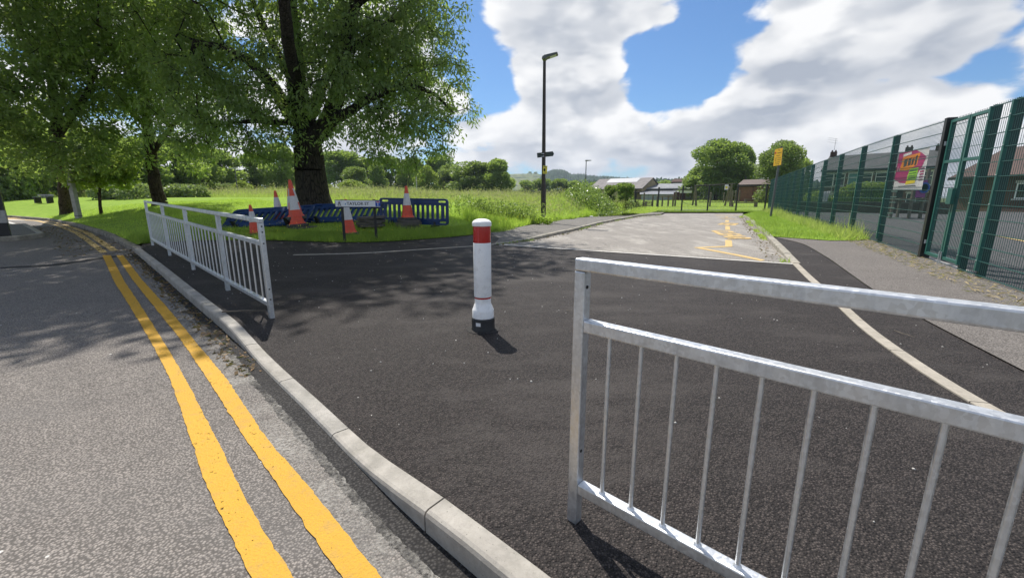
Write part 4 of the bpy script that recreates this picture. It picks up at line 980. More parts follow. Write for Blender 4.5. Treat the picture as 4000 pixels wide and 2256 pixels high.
# --- the big ash tree in the middle
tb = np.array(V3(1225, 806, 17.0)); tb[2] = float(gz(tb[0], tb[1]))-.05
def P(px, py, Y): return np.array(V3(px, py, Y))
fork = P(1200, 520, 17.0)
limbs = [([tb-[0, 0, .3], tb+[0, 0, .15], tb+[0, 0, .6], P(1215, 700, 17), P(1206, 600, 17), fork], [.98, .76, .63, .57, .53, .50]),
         ([fork, P(1165, 400, 17), P(1152, 250, 17.1), P(1140, 100, 17.2), P(1120, -60, 17.3), P(1130, -400, 17), P(1150, -700, 17)], [.46, .38, .33, .29, .26, .17, .08]),
         ([P(1205, 560, 17), P(1290, 470, 16.7), P(1330, 330, 16.4), P(1345, 170, 16.2), P(1390, 20, 16), P(1450, -250, 15.6)], [.36, .30, .26, .22, .18, .10]),
         ([P(1285, 480, 16.7), P(1370, 430, 16.2), P(1470, 370, 16.0), P(1580, 330, 16.2), P(1690, 360, 16.6), P(1770, 440, 16.8)], [.2, .16, .13, .10, .06, .03]),
         ([P(1345, 200, 16.2), P(1450, 150, 16.3), P(1560, 60, 16.6), P(1640, -40, 17)], [.16, .13, .10, .06]),
         ([fork, P(1120, 430, 16.6), P(1060, 330, 16.2), P(980, 240, 15.8), P(880, 190, 15.6), P(760, 160, 15.6)], [.30, .25, .20, .16, .11, .06]),
         ([P(1150, 330, 17.1), P(1080, 200, 17.6), P(1020, 80, 18), P(960, -60, 18.3)], [.18, .15, .12, .07]),
         ([P(1190, 500, 17), P(1240, 400, 18.5), P(1290, 250, 20), P(1330, 100, 21)], [.24, .2, .16, .1]),
         ([P(1170, 420, 17), P(1150, 300, 15), P(1120, 120, 13), P(1100, -200, 11.6), P(1050, -500, 10.8)], [.24, .2, .16, .12, .07]),
         ([P(1180, 470, 16.9), P(1100, 480, 16.2), P(1000, 470, 15.6), P(900, 480, 15.4)], [.14, .11, .08, .04]),
         ([P(1390, 20, 16), P(1500, -60, 14), P(1560, -200, 12.5)], [.15, .11, .06])]
vis = [((1700, 330), 16.8, 1.35), ((1765, 450), 17.0, .85), ((1640, 500), 16.3, 1.1), ((1690, 590), 16.6, .7), ((1560, 420), 15.9, 1.35), ((1500, 250), 16.6, 1.6), ((1620, 150), 16.8, 1.6), ((1700, 60), 17.2, 1.0),
       ((1430, 430), 15.4, 1.0), ((1400, 540), 15.3, .75), ((1560, 600), 16.2, .75), ((1640, 640), 16.4, .5), ((1330, 300), 15.2, 1.0), ((1250, 140), 16.4, 1.2), ((1450, 60), 16.0, 1.7), ((1275, 520), 15.2, .6), 
       ((1050, 440), 15.8, 1.2), ((950, 500), 15.6, 1.1), ((850, 420), 15.6, 1.3), ((1000, 560), 16.0, .8), ((1120, 560), 15.4, .6), ((900, 290), 16.2, 1.3), ((760, 280), 16.2, 1.5), ((1040, 60), 17.6, 1.0), ((700, 480), 16.4, 1.2), ((790, 560), 16.6, .9),
       ((1080, 620), 15.8, .5), ((1480, 620), 16.2, .5), ((1180, 250), 18.5, 1.2), ((1400, 200), 19, 1.6), ((1560, 300), 19, 1.5), ((650, 150), 17, 1.7), ((850, 90), 17, 1.5), ((1500, 520), 17.5, .9), ((1330, 440), 18, 1.0), ((1420, 330), 17.2, 1.2), ((1190, 330), 15.0, .8), ((1130, 200), 15.2, .9), ((1250, 260), 14.8, .8), ((1060, 260), 15.0, 1.0), ((1350, 120), 14.8, 1.0), ((1150, 60), 15.4, 1.0), ((1200, 430), 15.2, .55), ((960, 380), 15.2, 1.0)]
lob = [(P(px, py, Y), np.array([r*1.06, r*1.0, r*.85])) for (px, py), Y, r in vis]
cl_vis = lobes_pts(lob, 4.8, 5)
hidden = [((-7.9, 16.5, 10.6), (7.0, 6.2, 2.2)), ((-7.9, 16.0, 13.5), (5.8, 5.6, 2.3)), ((-7.9, 16, 16), (3.6, 3.6, 1.8)), ((-7.4, 10.6, 10.0), (3.0, 2.8, 1.5)), ((-6.0, 13.3, 10), (2.4, 2.3, 1.5)), ((-10.6, 9.8, 10.0), (3.4, 2.5, 1.5)), ((-14, 10.5, 10.5), (3.6, 3.0, 1.6))]  # unseen crown above the frame, lobes added and shaped to shade the ground
cl_hid = lobes_pts([(np.array(c), np.array(r)) for c, r in hidden], .62, 5)
ASH = empty('ash_tree', tb, 'big dark broadleaf tree with thick trunk behind the blue barriers', 'tree')
cl = np.vstack([cl_vis, cl_hid]); big, small = grow(limbs, cl, .6)
def sub(V, root): return V-np.array(root.location)
V, F = tubes(big, 14); link('trunk', mesh_np('trunk', sub(V, ASH), F), M_BARK, ASH, True)
V, F = tubes(small, 5); tag(link('branches', mesh_np('branches', sub(V, ASH), F), M_BARK, ASH, True), kind='stuff')
per = np.r_[np.full(len(cl_vis), 46), np.full(len(cl_hid), 72)]; rd = np.r_[rng.uniform(.28, .52, len(cl_vis)), rng.uniform(.6, 1.0, len(cl_hid))]
LL = .17
nv_ = len(cl_vis); V, F = crown_from(cl[:nv_], rd[:nv_], per[:nv_], LL, .062, .75); V2, F2 = crown_from(cl[nv_:], rd[nv_:], per[nv_:], .27, .12, .6)
link('crown', mesh_np('crown', sub(np.vstack([V, V2]), ASH), np.vstack([F, F2+len(V)])), M_LASH, ASH)

# --- other near trees at the left
def near_tree(name, label, base_px, Y, r0, limb_px, lobes, dens, per, L, W, mat, barkm=M_BARK2, rd=(.4, .75), hid=()):
    b = P(base_px[0], base_px[1], Y); b[2] = float(gz(b[0], b[1]))-.05
    root = empty(name, b, label, 'tree')
    lim = []
    for k, (pts, r1, r2) in enumerate(limb_px):
        q = [P(*p) for p in pts]
        if k == 0: q = [b-np.array([0, 0, .2]), b+np.array([0, 0, .3])]+q; rr = [r0*1.5, r0*1.1]+list(np.linspace(r0, r2, len(pts)))
        else: rr = np.linspace(r1, r2, len(q))
        lim.append((q, rr))
    cl = lobes_pts([(P(px, py, yy), np.array([r, r, r*.8])) for (px, py), yy, r in lobes]+[(np.array(c), np.array(r)) for c, r in hid], dens, 4)
    big, small = grow(lim, cl, .9)
    V, F = tubes(big, 10); link('trunk', mesh_np('trunk', sub(V, root), F), barkm, root, True)
    V, F = tubes(small, 4); tag(link('branches', mesh_np('branches', sub(V, root), F), barkm, root, True), kind='stuff')
    V, F = crown_from(cl, rng.uniform(rd[0], rd[1], len(cl)), per, L, W, .4); link('crown', mesh_np('crown', sub(V, root), F), mat, root)
    return root
near_tree('lime_tree', 'slim dark trunked tree behind the far end of the left guardrail', (622, 792), 21.5, .27,
          [([(612, 740, 21.5), (590, 620, 21.5), (575, 480, 21.5), (560, 300, 21.5), (560, 100, 21.5), (560, -200, 21.5)], .33, .1), ([(590, 600, 21.5), (680, 480, 21), (780, 380, 21)], .14, .05), ([(578, 500, 21.5), (480, 400, 21), (400, 300, 20.5)], .14, .05)],
          [((560, 420), 21, 2.2), ((480, 300), 20, 2.4), ((660, 330), 21, 2.3), ((560, 150), 21, 2.6), ((420, 520), 20, 1.7), ((600, 560), 20.5, 1.3), ((720, 600), 21.5, 1.0), ((500, 610), 20.5, 1.0), ((380, 160), 20, 2.6), ((700, 120), 21.5, 2.2), ((820, 480), 22, 1.4)],
          .75, 95, .19, .075, M_LDARK, hid=[((-17, 20, 11.5), (5, 5, 3)), ((-15.5, 17, 13), (4.5, 4.5, 2.5))])
near_tree('sycamore_tree', 'broad trunked tree behind the pale concrete post at left', (258, 805), 23.5, .25,
          [([(252, 740, 23.2), (238, 640, 22), (220, 480, 19.5), (200, 250, 19.5), (190, 0, 19.5)], .30, .12), ([(225, 520, 19.5), (320, 400, 19), (380, 280, 18.5)], .2, .06), ([(218, 470, 19.5), (100, 350, 19), (-20, 240, 18.5)], .2, .06)],
          [((220, 480), 18.5, 2.3), ((80, 420), 18, 2.3), ((320, 350), 18.5, 2.3), ((150, 250), 18, 2.6), ((0, 200), 17, 2.8), ((280, 130), 18, 2.6), ((100, 50), 17, 2.8), ((-100, 400), 17, 2.4), ((230, 600), 18.8, 1.2), ((350, 560), 19, 1.3), ((60, 590), 18, 1.5), ((-80, 560), 17.5, 1.5), ((140, 640), 18.3, .9), ((450, 60), 18.5, 2.2)],
          .55, 95, .20, .085, M_LDARK, hid=[((-17.5, 16, 11.5), (5.5, 4.5, 3)), ((-13, 11, 10.5), (4, 3.4, 2)), ((-16.5, 11, 12), (4, 4, 2.5))])
near_tree('maple_sapling', 'small yellow green sapling right of the concrete post', (385, 787), 21.0, .06,
          [([(388, 740, 21), (395, 700, 21)], .05, .03), ([(386, 760, 21), (340, 700, 21)], .04, .02)],
          [((400, 670), 20.8, .8), ((330, 680), 20.6, .9), ((440, 640), 21, .9), ((360, 620), 20.8, .9), ((470, 690), 21, .5)], 5, 60, .22, .17, M_LYEL, rd=(.3, .5))

# --- background trees: a few kinds, copied with their own size and turn
def make_far_tree(seed, n_lobe, n_leaf, L, mat, tall=1.0, round_=1.0):
    """A tree of unit height standing at the origin."""
    st = np.random.default_rng(seed)
    root = empty('tree', (0, 0, 0))
    lob = []
    for k in range(n_lobe):
        a = st.uniform(0, 2*np.pi); h = st.uniform(.06, .88); spread = .37*round_*(math.sqrt(max(.02, 1-((h-.34)/.62)**2)) if h > .34 else .90+.1*h/.34)
        rr = st.uniform(.11, .19); d = spread*st.uniform(.35, 1.0); lob.append((np.array([d*math.cos(a), d*math.sin(a), h]), np.array([rr, rr, rr*.8])))
    lob.append((np.array([0, 0, .88]), np.array([.14, .14, .12]))); lob.append((np.array([0, 0, .55]), np.array([.30*round_, .30*round_, .34]))); lob.append((np.array([0, 0, .22]), np.array([.34*round_, .34*round_, .22])))
    pts = np.vstack([ellipsoid_pts(n_leaf//len(lob), c, r, .6) for c, r in lob]); pts = pts[pts[:, 2] > .02]
    c0 = np.array([0, 0, .5]); d = unit(pts-c0)*.8+rng.normal(0, .6, pts.shape); s = rng.uniform(.6, 1.4, len(pts))
    V, F = leaf_geo(pts, d, L*s, L*.62*s, .4)
    edges = [((0, 0, -.05), (0, 0, .25), .03, .024), ((0, 0, .25), (.01, 0, .6), .024, .012)]+[((0, 0, .2+.05*k), tuple(lob[k][0]), .014, .005) for k in range(min(6, n_lobe))]
    Vt, Ft = tubes([(np.array(a), np.array(b), p, q) for a, b, p, q in edges], 6)
    link('trunk', mesh_np('trunk', Vt, Ft), M_BARK2, root, True); link('crown', mesh_np('crown', V, F), mat, root)
    return root
protos = {}
def far_tree(kind, px, top_py, Y, halfw_px, label, base_z=None, group=None, rz=None, name='tree', cat='tree', sink=0.0):
    spec = dict(dark=(11, 26, 13000, .046, M_LDARK, 1, 1), mid=(12, 28, 13000, .046, M_LMID, 1, 1), pale=(13, 30, 13500, .044, M_LPALE, 1, 1.05), yel=(14, 24, 11000, .047, M_LYEL, 1, 1), mid2=(15, 24, 13000, .046, M_LMID, 1, .9), sil=(16, 20, 6000, .045, M_LSIL, 1, 1.1), big=(17, 40, 38000, .029, M_LMID, 1, 1.05), big2=(19, 34, 30000, .028, M_LPALE, 1, 1.0), dark2=(18, 22, 11000, .047, M_LDARK, 1, .85))[kind]
    if kind not in protos: protos[kind] = make_far_tree(*spec); o = protos[kind]
    else: o = copy_tree(protos[kind])
    top = at(px, top_py, Y); bz = (float(gz(top.x, Y)) if base_z is None else base_z)-sink; h = (top.z-bz)
    w = (at(px+halfw_px, top_py, Y).x-top.x)/.44
    o.name = name; o.location = (top.x, Y, bz); o.scale = (w, w, h); o.rotation_euler = (0, 0, rz if rz is not None else random.uniform(0, 6.28))
    tag(o, label, cat, group); return o
TL = 'trees along the far edge of the meadow'
for kind, px, ty, Y, hw, lab in [
    ('mid', 1328, 598, 92, 85, 'rounded tree just right of the big trunk at the meadow edge'), ('dark', 1421, 624, 95, 55, 'dark tree second right of the big trunk at the meadow edge'),
    ('pale', 1385, 660, 80, 48, 'pale bushy tree in front of the dark trees right of the trunk'), ('mid2', 1471, 646, 88, 42, 'narrow green tree left of the right cone tip in the tree line'),
    ('mid', 1522, 618, 96, 60, 'tall green tree above the right barrier in the tree line'), ('dark2', 1584, 646, 92, 45, 'dark slim tree above the right end of the upright barrier'),
    ('mid2', 1612, 630, 105, 50, 'tree half hidden behind the drooping ash branch'), ('yel', 1669, 658, 90, 42, 'yellow green tree in the middle of the tree line'),
    ('mid', 1720, 617, 110, 66, 'tall rounded tree behind the yellow green tree'), ('pale', 1752, 650, 95, 52, 'grey green bushy tree in front of the tall rounded tree'),
    ('pale', 1855, 640, 88, 92, 'wide pale willow like tree near the right end of the tree line'), ('dark', 1937, 630, 86, 62, 'dark dense tree at the right end of the tree line')]:
    far_tree(kind, px, ty-8, Y, hw*1.18, lab, group=TL, sink=.4)
for kind, px, ty, Y, hw, lab in [('yel', 1366, 702, 72, 62, 'bright green bush at the foot of the tree line right of the trunk'), ('yel', 1268, 715, 70, 40, 'bright bush close to the right side of the big trunk'), ('yel', 945, 708, 52, 42, 'bright yellow green bush left of the trunk beyond the tall grass'), ('sil', 885, 716, 55, 45, 'grey green bush beside the bright bush left of the trunk'), ('sil', 1610, 728, 80, 30, 'low pale bush at the foot of the tree line under the drooping branch')]:
    far_tree(kind, px, ty, Y, hw, lab, name='bush', cat='bush', group='bushes along the meadow edge', sink=.3)
TW = 'dark trees of the wood at left'
for kind, px, ty, Y, hw, lab in [
    ('dark', 20, 420, 38, 130, 'dark woodland tree at the left edge behind the road bend'), ('dark2', 150, 470, 42, 120, 'dark woodland tree left of the sycamore trunk'), ('mid', 300, 500, 44, 120, 'woodland tree behind the concrete post'),
    ('dark', 430, 520, 46, 120, 'woodland tree between the two left trunks'), ('mid2', 540, 540, 44, 110, 'woodland tree left of the slim trunk'), ('dark', 670, 545, 48, 120, 'woodland tree right of the slim trunk'),
    ('dark2', 770, 570, 52, 95, 'dark woodland tree over the guardrail top'), ('dark', 860, 590, 60, 100, 'dark woodland tree behind the grey green bush'), ('mid', 985, 600, 66, 90, 'woodland tree behind the bright bush'), ('dark', 1085, 560, 62, 95, 'dark tree just left of the big trunk'), ('mid2', 1170, 620, 75, 70, 'woodland tree partly behind the big trunk'), ('dark', -110, 430, 34, 140, 'dark tree cut by the left edge of the wood')]:
    far_tree(kind, px, ty, Y, hw, lab, group=TW, sink=.6)
far_tree('big', 2818, 545, 74, 132, 'large rounded green tree behind the swing frame', base_z=.3, group='trees beyond the playground')
far_tree('dark', 2925, 575, 82, 55, 'dark tree tight behind the large rounded tree', base_z=.3, group='trees beyond the playground')
far_tree('big2', 3075, 548, 58, 110, 'windblown pale green tree behind the yellow sign', base_z=.3, group='trees beyond the playground')
far_tree('dark2', 3140, 620, 64, 60, 'dark tree seen through the far green fence', base_z=.3, group='trees beyond the playground')
LT = 'low trees beyond the meadow wall'
for kind, px, ty, Y, hw, lab in [('dark', 2060, 705, 150, 45, 'low dark tree left of the lamp post below the hill'), ('mid', 2125, 697, 160, 55, 'low rounded tree directly behind the lamp post'), ('mid2', 2190, 700, 150, 50, 'low tree right of the lamp post below the hill'), ('dark', 2250, 706, 140, 45, 'low dark tree left of the second lamp'), ('mid', 2325, 712, 140, 55, 'low tree behind the brambles and second lamp')]:
    far_tree(kind, px, ty, Y, hw, lab, base_z=-1.1, group=LT)
for kind, px, ty, Y, hw, lab in [('mid', 2545, 708, 170, 40, 'far low tree right of the stone barn gable'), ('dark', 2600, 705, 190, 55, 'far tree above the metal shed'), ('mid2', 2660, 708, 180, 45, 'far tree left of the red brick building'), ('mid', 2730, 700, 200, 60, 'far tree behind the red brick building')]:
    far_tree(kind, px, ty, Y, hw, lab, base_z=-1.0, group='far trees above the shed roofs')

def scatter(poly, n, cond=None):
    q = np.array(poly); lo, hi = q.min(0), q.max(0); out = []
    while sum(map(len, out)) < n:
        G = rng.uniform(lo, hi, (n*2, 2)); G = G[inside(G, poly)]
        if cond is not None: G = G[cond(G)]
        out.append(G)
        if len(out) > 60: break
    return np.vstack(out)[:n]
# --- bramble bank to the right of the lamp
def bush(name, label, lobes, n, L, mat, cat='bush', group=None, flowers=None):
    b = np.mean([c for c, r in lobes], axis=0); b[2] = min(c[2]-r[2] for c, r in lobes); root = empty(name, b, label, cat, group)
    pts = np.vstack([ellipsoid_pts(n//len(lobes), c, r, .8) for c, r in lobes]); pts = pts[pts[:, 2] > hz(pts[:, 0], pts[:, 1])]
    d = rng.normal(0, .7, pts.shape)+np.array([0, -.2, .25]); s = rng.uniform(.6, 1.3, len(pts)); V, F = leaf_geo(pts, d, L*s, L*.7*s, .4)
    link('foliage', mesh_np('foliage', sub(V, root), F), mat, root)
    e = []
    for c, r in lobes:
        for k in range(5): a = rng.normal(0, .4, 2)*r[:2]; e.append((np.array([c[0]+a[0]*.3, c[1]+a[1]*.3, float(gz(c[0], c[1]))-.05]), np.array([c[0]+a[0], c[1]+a[1], c[2]+r[2]*.6]), .015, .006))
    V, F = tubes(e, 4); tag(link('stems', mesh_np('stems', sub(V, root), F), M_BARK2, root), kind='stuff')
    return root
def lob2(px, py, Y, r, rz=.75): return (P(px, py, Y), np.array([r, r, r*rz]))
def thicket(name, label, poly, n, h, L, mat, cat='bush', seed=0):
    G = scatter(poly, n); e = seg_dist(G, list(poly)+[poly[0]]); hh = h*ss(0, 1.1, e)*(.55+.45*np.sin(G[:, 0]*2.3+seed+1.3*np.sin(G[:, 1]*1.7))*np.sin(G[:, 1]*2.1+seed*2))+.12
    z = gz(G[:, 0], G[:, 1])+hh*rng.uniform(.15, 1, n)**.5*rng.uniform(.8, 1.1, n); c = G.mean(0); root = empty(name, (c[0], c[1], float(gz(c[0], c[1]))), label, cat)
    s_ = rng.uniform(.6, 1.3, n); V, F = leaf_geo(np.c_[G, z], rng.normal(0, .7, (n, 3))+np.array([0, -.3, .15]), L*s_, L*.75*s_, .3); link('foliage', mesh_np('foliage', sub(V, root), F), mat, root)
    k = scatter(poly, 120); zz_ = gz(k[:, 0], k[:, 1]); e_ = [(np.array([p[0], p[1], q-.05]), np.array([p[0]+rng.normal(0, .3), p[1]+rng.normal(0, .3), q+h*.7]), .012, .005) for p, q in zip(k, zz_)]
    V, F = tubes(e_, 4); tag(link('stems', mesh_np('stems', sub(V, root), F), M_BARK2, root), kind='stuff'); return root
thicket('bramble_bush', 'tall bramble thicket crowning the bank right of the lamp', [(3.2, 25.5), (5.0, 23.5), (6.6, 25.0), (7.4, 28.5), (6.8, 33), (4.2, 32), (2.6, 29)], 15000, .95, .10, M_BRAM, seed=1)
thicket('bramble_bush', 'bramble bush spilling down to the end of the footway', [(6.3, 24.6), (7.4, 26.2), (9.6, 31.0), (9.9, 32.6), (8.4, 33.5), (7.2, 29)], 12000, .95, .10, M_BRAM, seed=4)
far_tree('mid', 2440, 714, 38, 48, 'leafy shrub behind the bramble thicket against the stone barn', base_z=.1, name='bush', cat='bush')
far_tree('mid2', 2385, 725, 40, 35, 'low shrub behind the left part of the bramble thicket', base_z=.1, name='bush', cat='bush')
def spikes(name, label, px, py, Y, n, r, h):
    c = P(px, py, Y); c[2] = float(gz(c[0], c[1])); root = empty(name, c, label, 'plant', 'nettle clumps in the tall grass'); G = c[:2]+rng.normal(0, r*.5, (n, 2))*np.array([1.3, .6])
    Z = gz(G[:, 0], G[:, 1]); V, F, tip = blade_geo(np.c_[G, Z], h*rng.uniform(.6, 1.1, n), .02, .12); V = V-c; tag(link('stems', mesh_np('stems', V, F), M_LDARK, root), kind='stuff')
    Q = np.repeat(np.c_[G, Z], 9, 0); Q[:, 2] += rng.uniform(.1, .95, len(Q))*h; Q[:, :2] += rng.normal(0, .03, (len(Q), 2)); V, F = leaf_geo(Q, rng.normal(0, 1, Q.shape)+[0, 0, -.2], .10, .045); link('leaves', mesh_np('leaves', V-c, F), M_LDARK, root)
spikes('nettle_clump', 'dark nettle clump in the tall grass left of the lamp', 1870, 818, 17.8, 170, .9, .85)
spikes('nettle_clump', 'dark nettle clump nearer the lamp in the tall grass', 1990, 828, 17.4, 190, .9, .8)
spikes('nettle_clump', 'small dark weed clump between the two nettle clumps and the lamp', 2062, 842, 17.0, 70, .5, .45)
bush('fern_bank', 'pale fern and nettle bank behind the slim tree at left', [lob2(480, 745, 33, 1.2, .6), lob2(540, 755, 32, 1.2, .6), lob2(420, 750, 33, 1.1, .6), lob2(700, 752, 34, 1.0, .6), lob2(760, 755, 34, 1.0, .6)], 7000, .2, M_LSIL, 'plant')
bush('clipped_hedge', 'low clipped brown hedge at the far left across the grass', [lob2(-40, 782, 36, 1.6, .35), lob2(30, 782, 36, 1.6, .35), lob2(70, 782, 36, 1.2, .35)], 5000, .12, M_LITTER, 'hedge')
bush('weed_clump', 'weeds sprouting at the foot of the street lamp', [lob2(2105, 860, 16.7, .16, .9), lob2(2140, 862, 16.7, .18, .8)], 500, .07, M_GRASS, 'plant')

# --- grass
def grass(name, label, poly, n, h, w, zf, mat, lean=.35, cond=None, hn=.35):
    G = scatter(poly, n, cond); hh = h*np.clip(rng.normal(1, hn, len(G)), .35, 2.2)
    # patchy growth, in tufts
    tuft = np.sin(G[:, 0]*9.1+2*np.sin(G[:, 1]*5.3))*np.sin(G[:, 1]*8.3+2*np.sin(G[:, 0]*4.7)); hh *= 1+.45*tuft
    hh *= .7+.6*(np.sin(G[:, 0]*1.7+np.sin(G[:, 1]*1.1)*2)*.5+.5)*(np.sin(G[:, 1]*1.3+G[:, 0]*.6)*.5+.5)
    V, F, tip = blade_geo(np.c_[G, zf(G[:, 0], G[:, 1])-.01], hh, w, lean)
    o = link(name, mesh_np(name, V, F), mat); tag(o, label, 'grass', kind='stuff'); return tip
nearp = [tuple(p) for p in FIELD_FRONT if p[0] > -24]
NEAR = [tuple(p) for p in nearp]+[(9, 24), (4, 24), (-8, 24), (-24, 24)]
lawn = lambda G: seg_dist(G, FIELD_FRONT_C) < 7.0
grass('lawn_grass', 'short mown grass around the cones and barriers', NEAR, 150000, .085, .014, gz, M_GRASS, 1.1, lawn)
grass('lawn_edge_grass', 'ragged grass along the tarmac edge', NEAR, 26000, .15, .013, gz, M_GRASSL, .5, lambda G: (seg_dist(G, EDGE) < 1.3) & (G[:, 0] < -1))
MEAD = [(-60, 18), (-30, 19), (-12, 19), (-5, 17.5), (0, 16.5), (3, 19), (8, 26), (9.5, 34), (10.5, 60), (-60, 60)]
tip = grass('meadow_grass', 'tall uncut meadow grass beyond the mown lawn', MEAD, 90000, .42, .03, gz, M_TALL, .3, lambda G: (rng.uniform(0, 1, len(G)) < np.clip(26/(G[:, 1]+4), 0, 1)) & (seg_dist(G, FIELD_FRONT_C)+2.2*np.sin(G[:, 0]*.9+np.sin(G[:, 1]))+rng.normal(0, .8, len(G)) > 2.2*(G[:, 0] > -2)+9.5*(G[:, 0] <= -2)+2.5*(G[:, 0] <= -8)) & inside(G, FIELD))
far_m = [(-45, 40), (8, 40), (11, 75), (-50, 75)]
tip2 = grass('far_meadow_grass', 'tall meadow grass running to the tree line', far_m, 40000, .55, .06, gz, M_TALL, .3)
sel = rng.uniform(size=len(tip)) < .40; T = tip[sel]; T = T[T[:, 1] > 20]; D = rng.normal(0, .5, T.shape)+[0, 0, .6]; V, F = leaf_geo(T, D, .2, .035)
T2 = tip2[rng.uniform(size=len(tip2)) < .6]; V2, F2 = leaf_geo(T2, rng.normal(0, .5, T2.shape)+[0, 0, .6], .25, .06)
tag(link('grass_seed_heads', mesh_np('grass_seed_heads', np.vstack([V, V2]), np.vstack([F, F2+len(V)])), M_SEED), 'pale seed heads over the tall meadow grass', 'grass', kind='stuff')
lampside = [tuple(p) for p in EDGE[iE:]]+[(9.5, 34), (7, 34), (3, 21), (-2, 17)]
grass('bank_grass', 'bright weedy grass on the bank beside the footway', lampside, 60000, .26, .02, gz, M_GRASS, .45)
grass('verge_grass', 'grass on the verge in front of the green fence', VERGE, 46000, .085, .013, vz, M_GRASSL, 1.0)
grass('verge_weeds', 'longer weeds along the foot of the green fence', VERGE, 6000, .24, .02, vz, M_TALL, .45, lambda G: seg_dist(G, [fence_pt(4), fence_pt(32)]) < .8)
grass('playground_grass', 'mown playground grass', PLAYG, 30000, .10, .035, pz, M_GRASS, .6, lambda G: G[:, 1] > 36)
strip_ = [tuple(pp[0]-dn*.5), tuple(pp[1]-dn*.5), tuple(pp[1]+dn*.8), tuple(pp[0]+dn*.8)]
grass('fence_foot_grass', 'weeds at the foot of the playground fence', strip_, 5000, .14, .02, lambda x, y: pz(x, y)+.03, M_GRASSL, .5)
def flowers(name, label, poly, n, zf, size, up=.1, cond=None):
    G = scatter(poly, n, cond); C = np.c_[G, zf(G[:, 0], G[:, 1])+up*rng.uniform(.6, 1.4, n)]
    a = []; f = []
    for k in range(2): V_, F_ = leaf_geo(C-np.array([size/2, 0, 0]), np.tile([1., 0, .1], (n, 1)), size, size); a.append(V_); f.append(F_+4*n*k)
    tag(link(name, mesh_np(name, np.vstack(a), np.vstack(f)), M_FLOW), label, 'flowers', kind='stuff')
c0 = np.array(hit(1250, 905, gz))
flowers('dandelions', 'small yellow flowers in the grass by the nameplate', [(c0[0]-2.2, c0[1]-.9), (c0[0]+2.4, c0[1]-.8), (c0[0]+3.2, c0[1]+1.3), (c0[0]-1.5, c0[1]+1.4)], 90, gz, .03, .13)
flowers('buttercups', 'yellow flowers on the bank beside the footway', lampside, 70, gz, .045, .3)
flowers('playground_buttercups', 'yellow flowers spread over the playground grass', PLAYG, 500, pz, .07, .1, lambda G: G[:, 1] > 42)

# --- litter: dead leaves, twigs, straw, chippings
def litter(name, label, line, d0, d1, n, zf, size, mat, up=.008, thin=None):
    L_ = resample(line, .05); idx = rng.integers(1, len(L_)-1, n); t = unit(L_[idx]-L_[idx-1]); nn = np.stack([-t[:, 1], t[:, 0]], 1); d = rng.uniform(d0, d1, n)
    G = L_[idx]+nn*d[:, None]; D = np.c_[rng.normal(size=(n, 2)), rng.normal(0, .25, n)]; s = size*rng.uniform(.4, 1.5, n)
    V, F = leaf_geo(np.c_[G, zf(G[:, 0], G[:, 1])+up], D, s, s*(rng.uniform(.25, .6, n) if thin is None else thin), .3)
    V[:, 2] = np.maximum(V[:, 2], np.repeat(zf(G[:, 0], G[:, 1])+.003, 4))
    tag(link(name, mesh_np(name, V, F), mat), label, 'leaf litter', kind='stuff')
kfar = KF[(KF[:, 1] > 2.9)]
litter('gutter_leaves', 'dead leaves and twigs in the gutter along the kerb', kfar, -.20, -.01, 1000, rz_, .045, M_LITTER)
litter('road_leaves', 'dead leaves gathered along the old kerb at the bend', KO[(KO[:, 0] > -18)], -1.1, -.02, 1300, rz_, .05, M_LITTER)
litter('kerb_weeds_litter', 'dry leaves lying in the side road gutter', RK[:iR+1], -.35, -.02, 700, sz, .05, M_LITTER)
litter('left_gutter_leaves', 'dry leaves along the left side road kerb', LK[iL:], -.25, -.02, 700, sz, .05, M_LITTER)
fl = np.array([fence_pt(s) for s in np.arange(-6, 14, .1)])
litter('fence_straw', 'dry straw and dead grass along the foot of the fence', fl[:, :2], .03, .6, 3400, lambda x, y: hz(x, y)+.01, .09, leaf_mat('straw', (.20, .15, .07), (.36, .28, .15), .2, .8), thin=.12)
g2 = [np.array(p) for p in RK[:iR+1]]
def tufts(name, label, line, d0, d1, n, h, w, zf, mat):
    L_ = resample(line, .05); idx = rng.integers(1, len(L_)-1, n); keep = (np.sin(idx*.11)+np.sin(idx*.047+1)) > .2; idx = idx[keep]; t = unit(L_[idx]-L_[idx-1]); nn = np.stack([-t[:, 1], t[:, 0]], 1)
    G = L_[idx]+nn*rng.uniform(d0, d1, len(idx))[:, None]; V, F, _ = blade_geo(np.c_[G, zf(G[:, 0], G[:, 1])], h*rng.uniform(.4, 1.4, len(idx)), w, .6); tag(link(name, mesh_np(name, V, F), mat), label, 'grass', kind='stuff')
tufts('gutter_weeds', 'weeds growing in the right side road gutter', RK[:iR+1], -.16, .0, 2600, .07, .013, sz, M_GRASS)
tufts('left_gutter_weeds', 'weeds growing along the left side road kerb', LK[iL:], -.08, .0, 1500, .06, .012, sz, M_GRASSL)
tufts('footway_edge_weeds', 'weeds creeping over the left footway edge', EDGE[iE:], -.25, .15, 4000, .12, .016, hz, M_GRASSL)
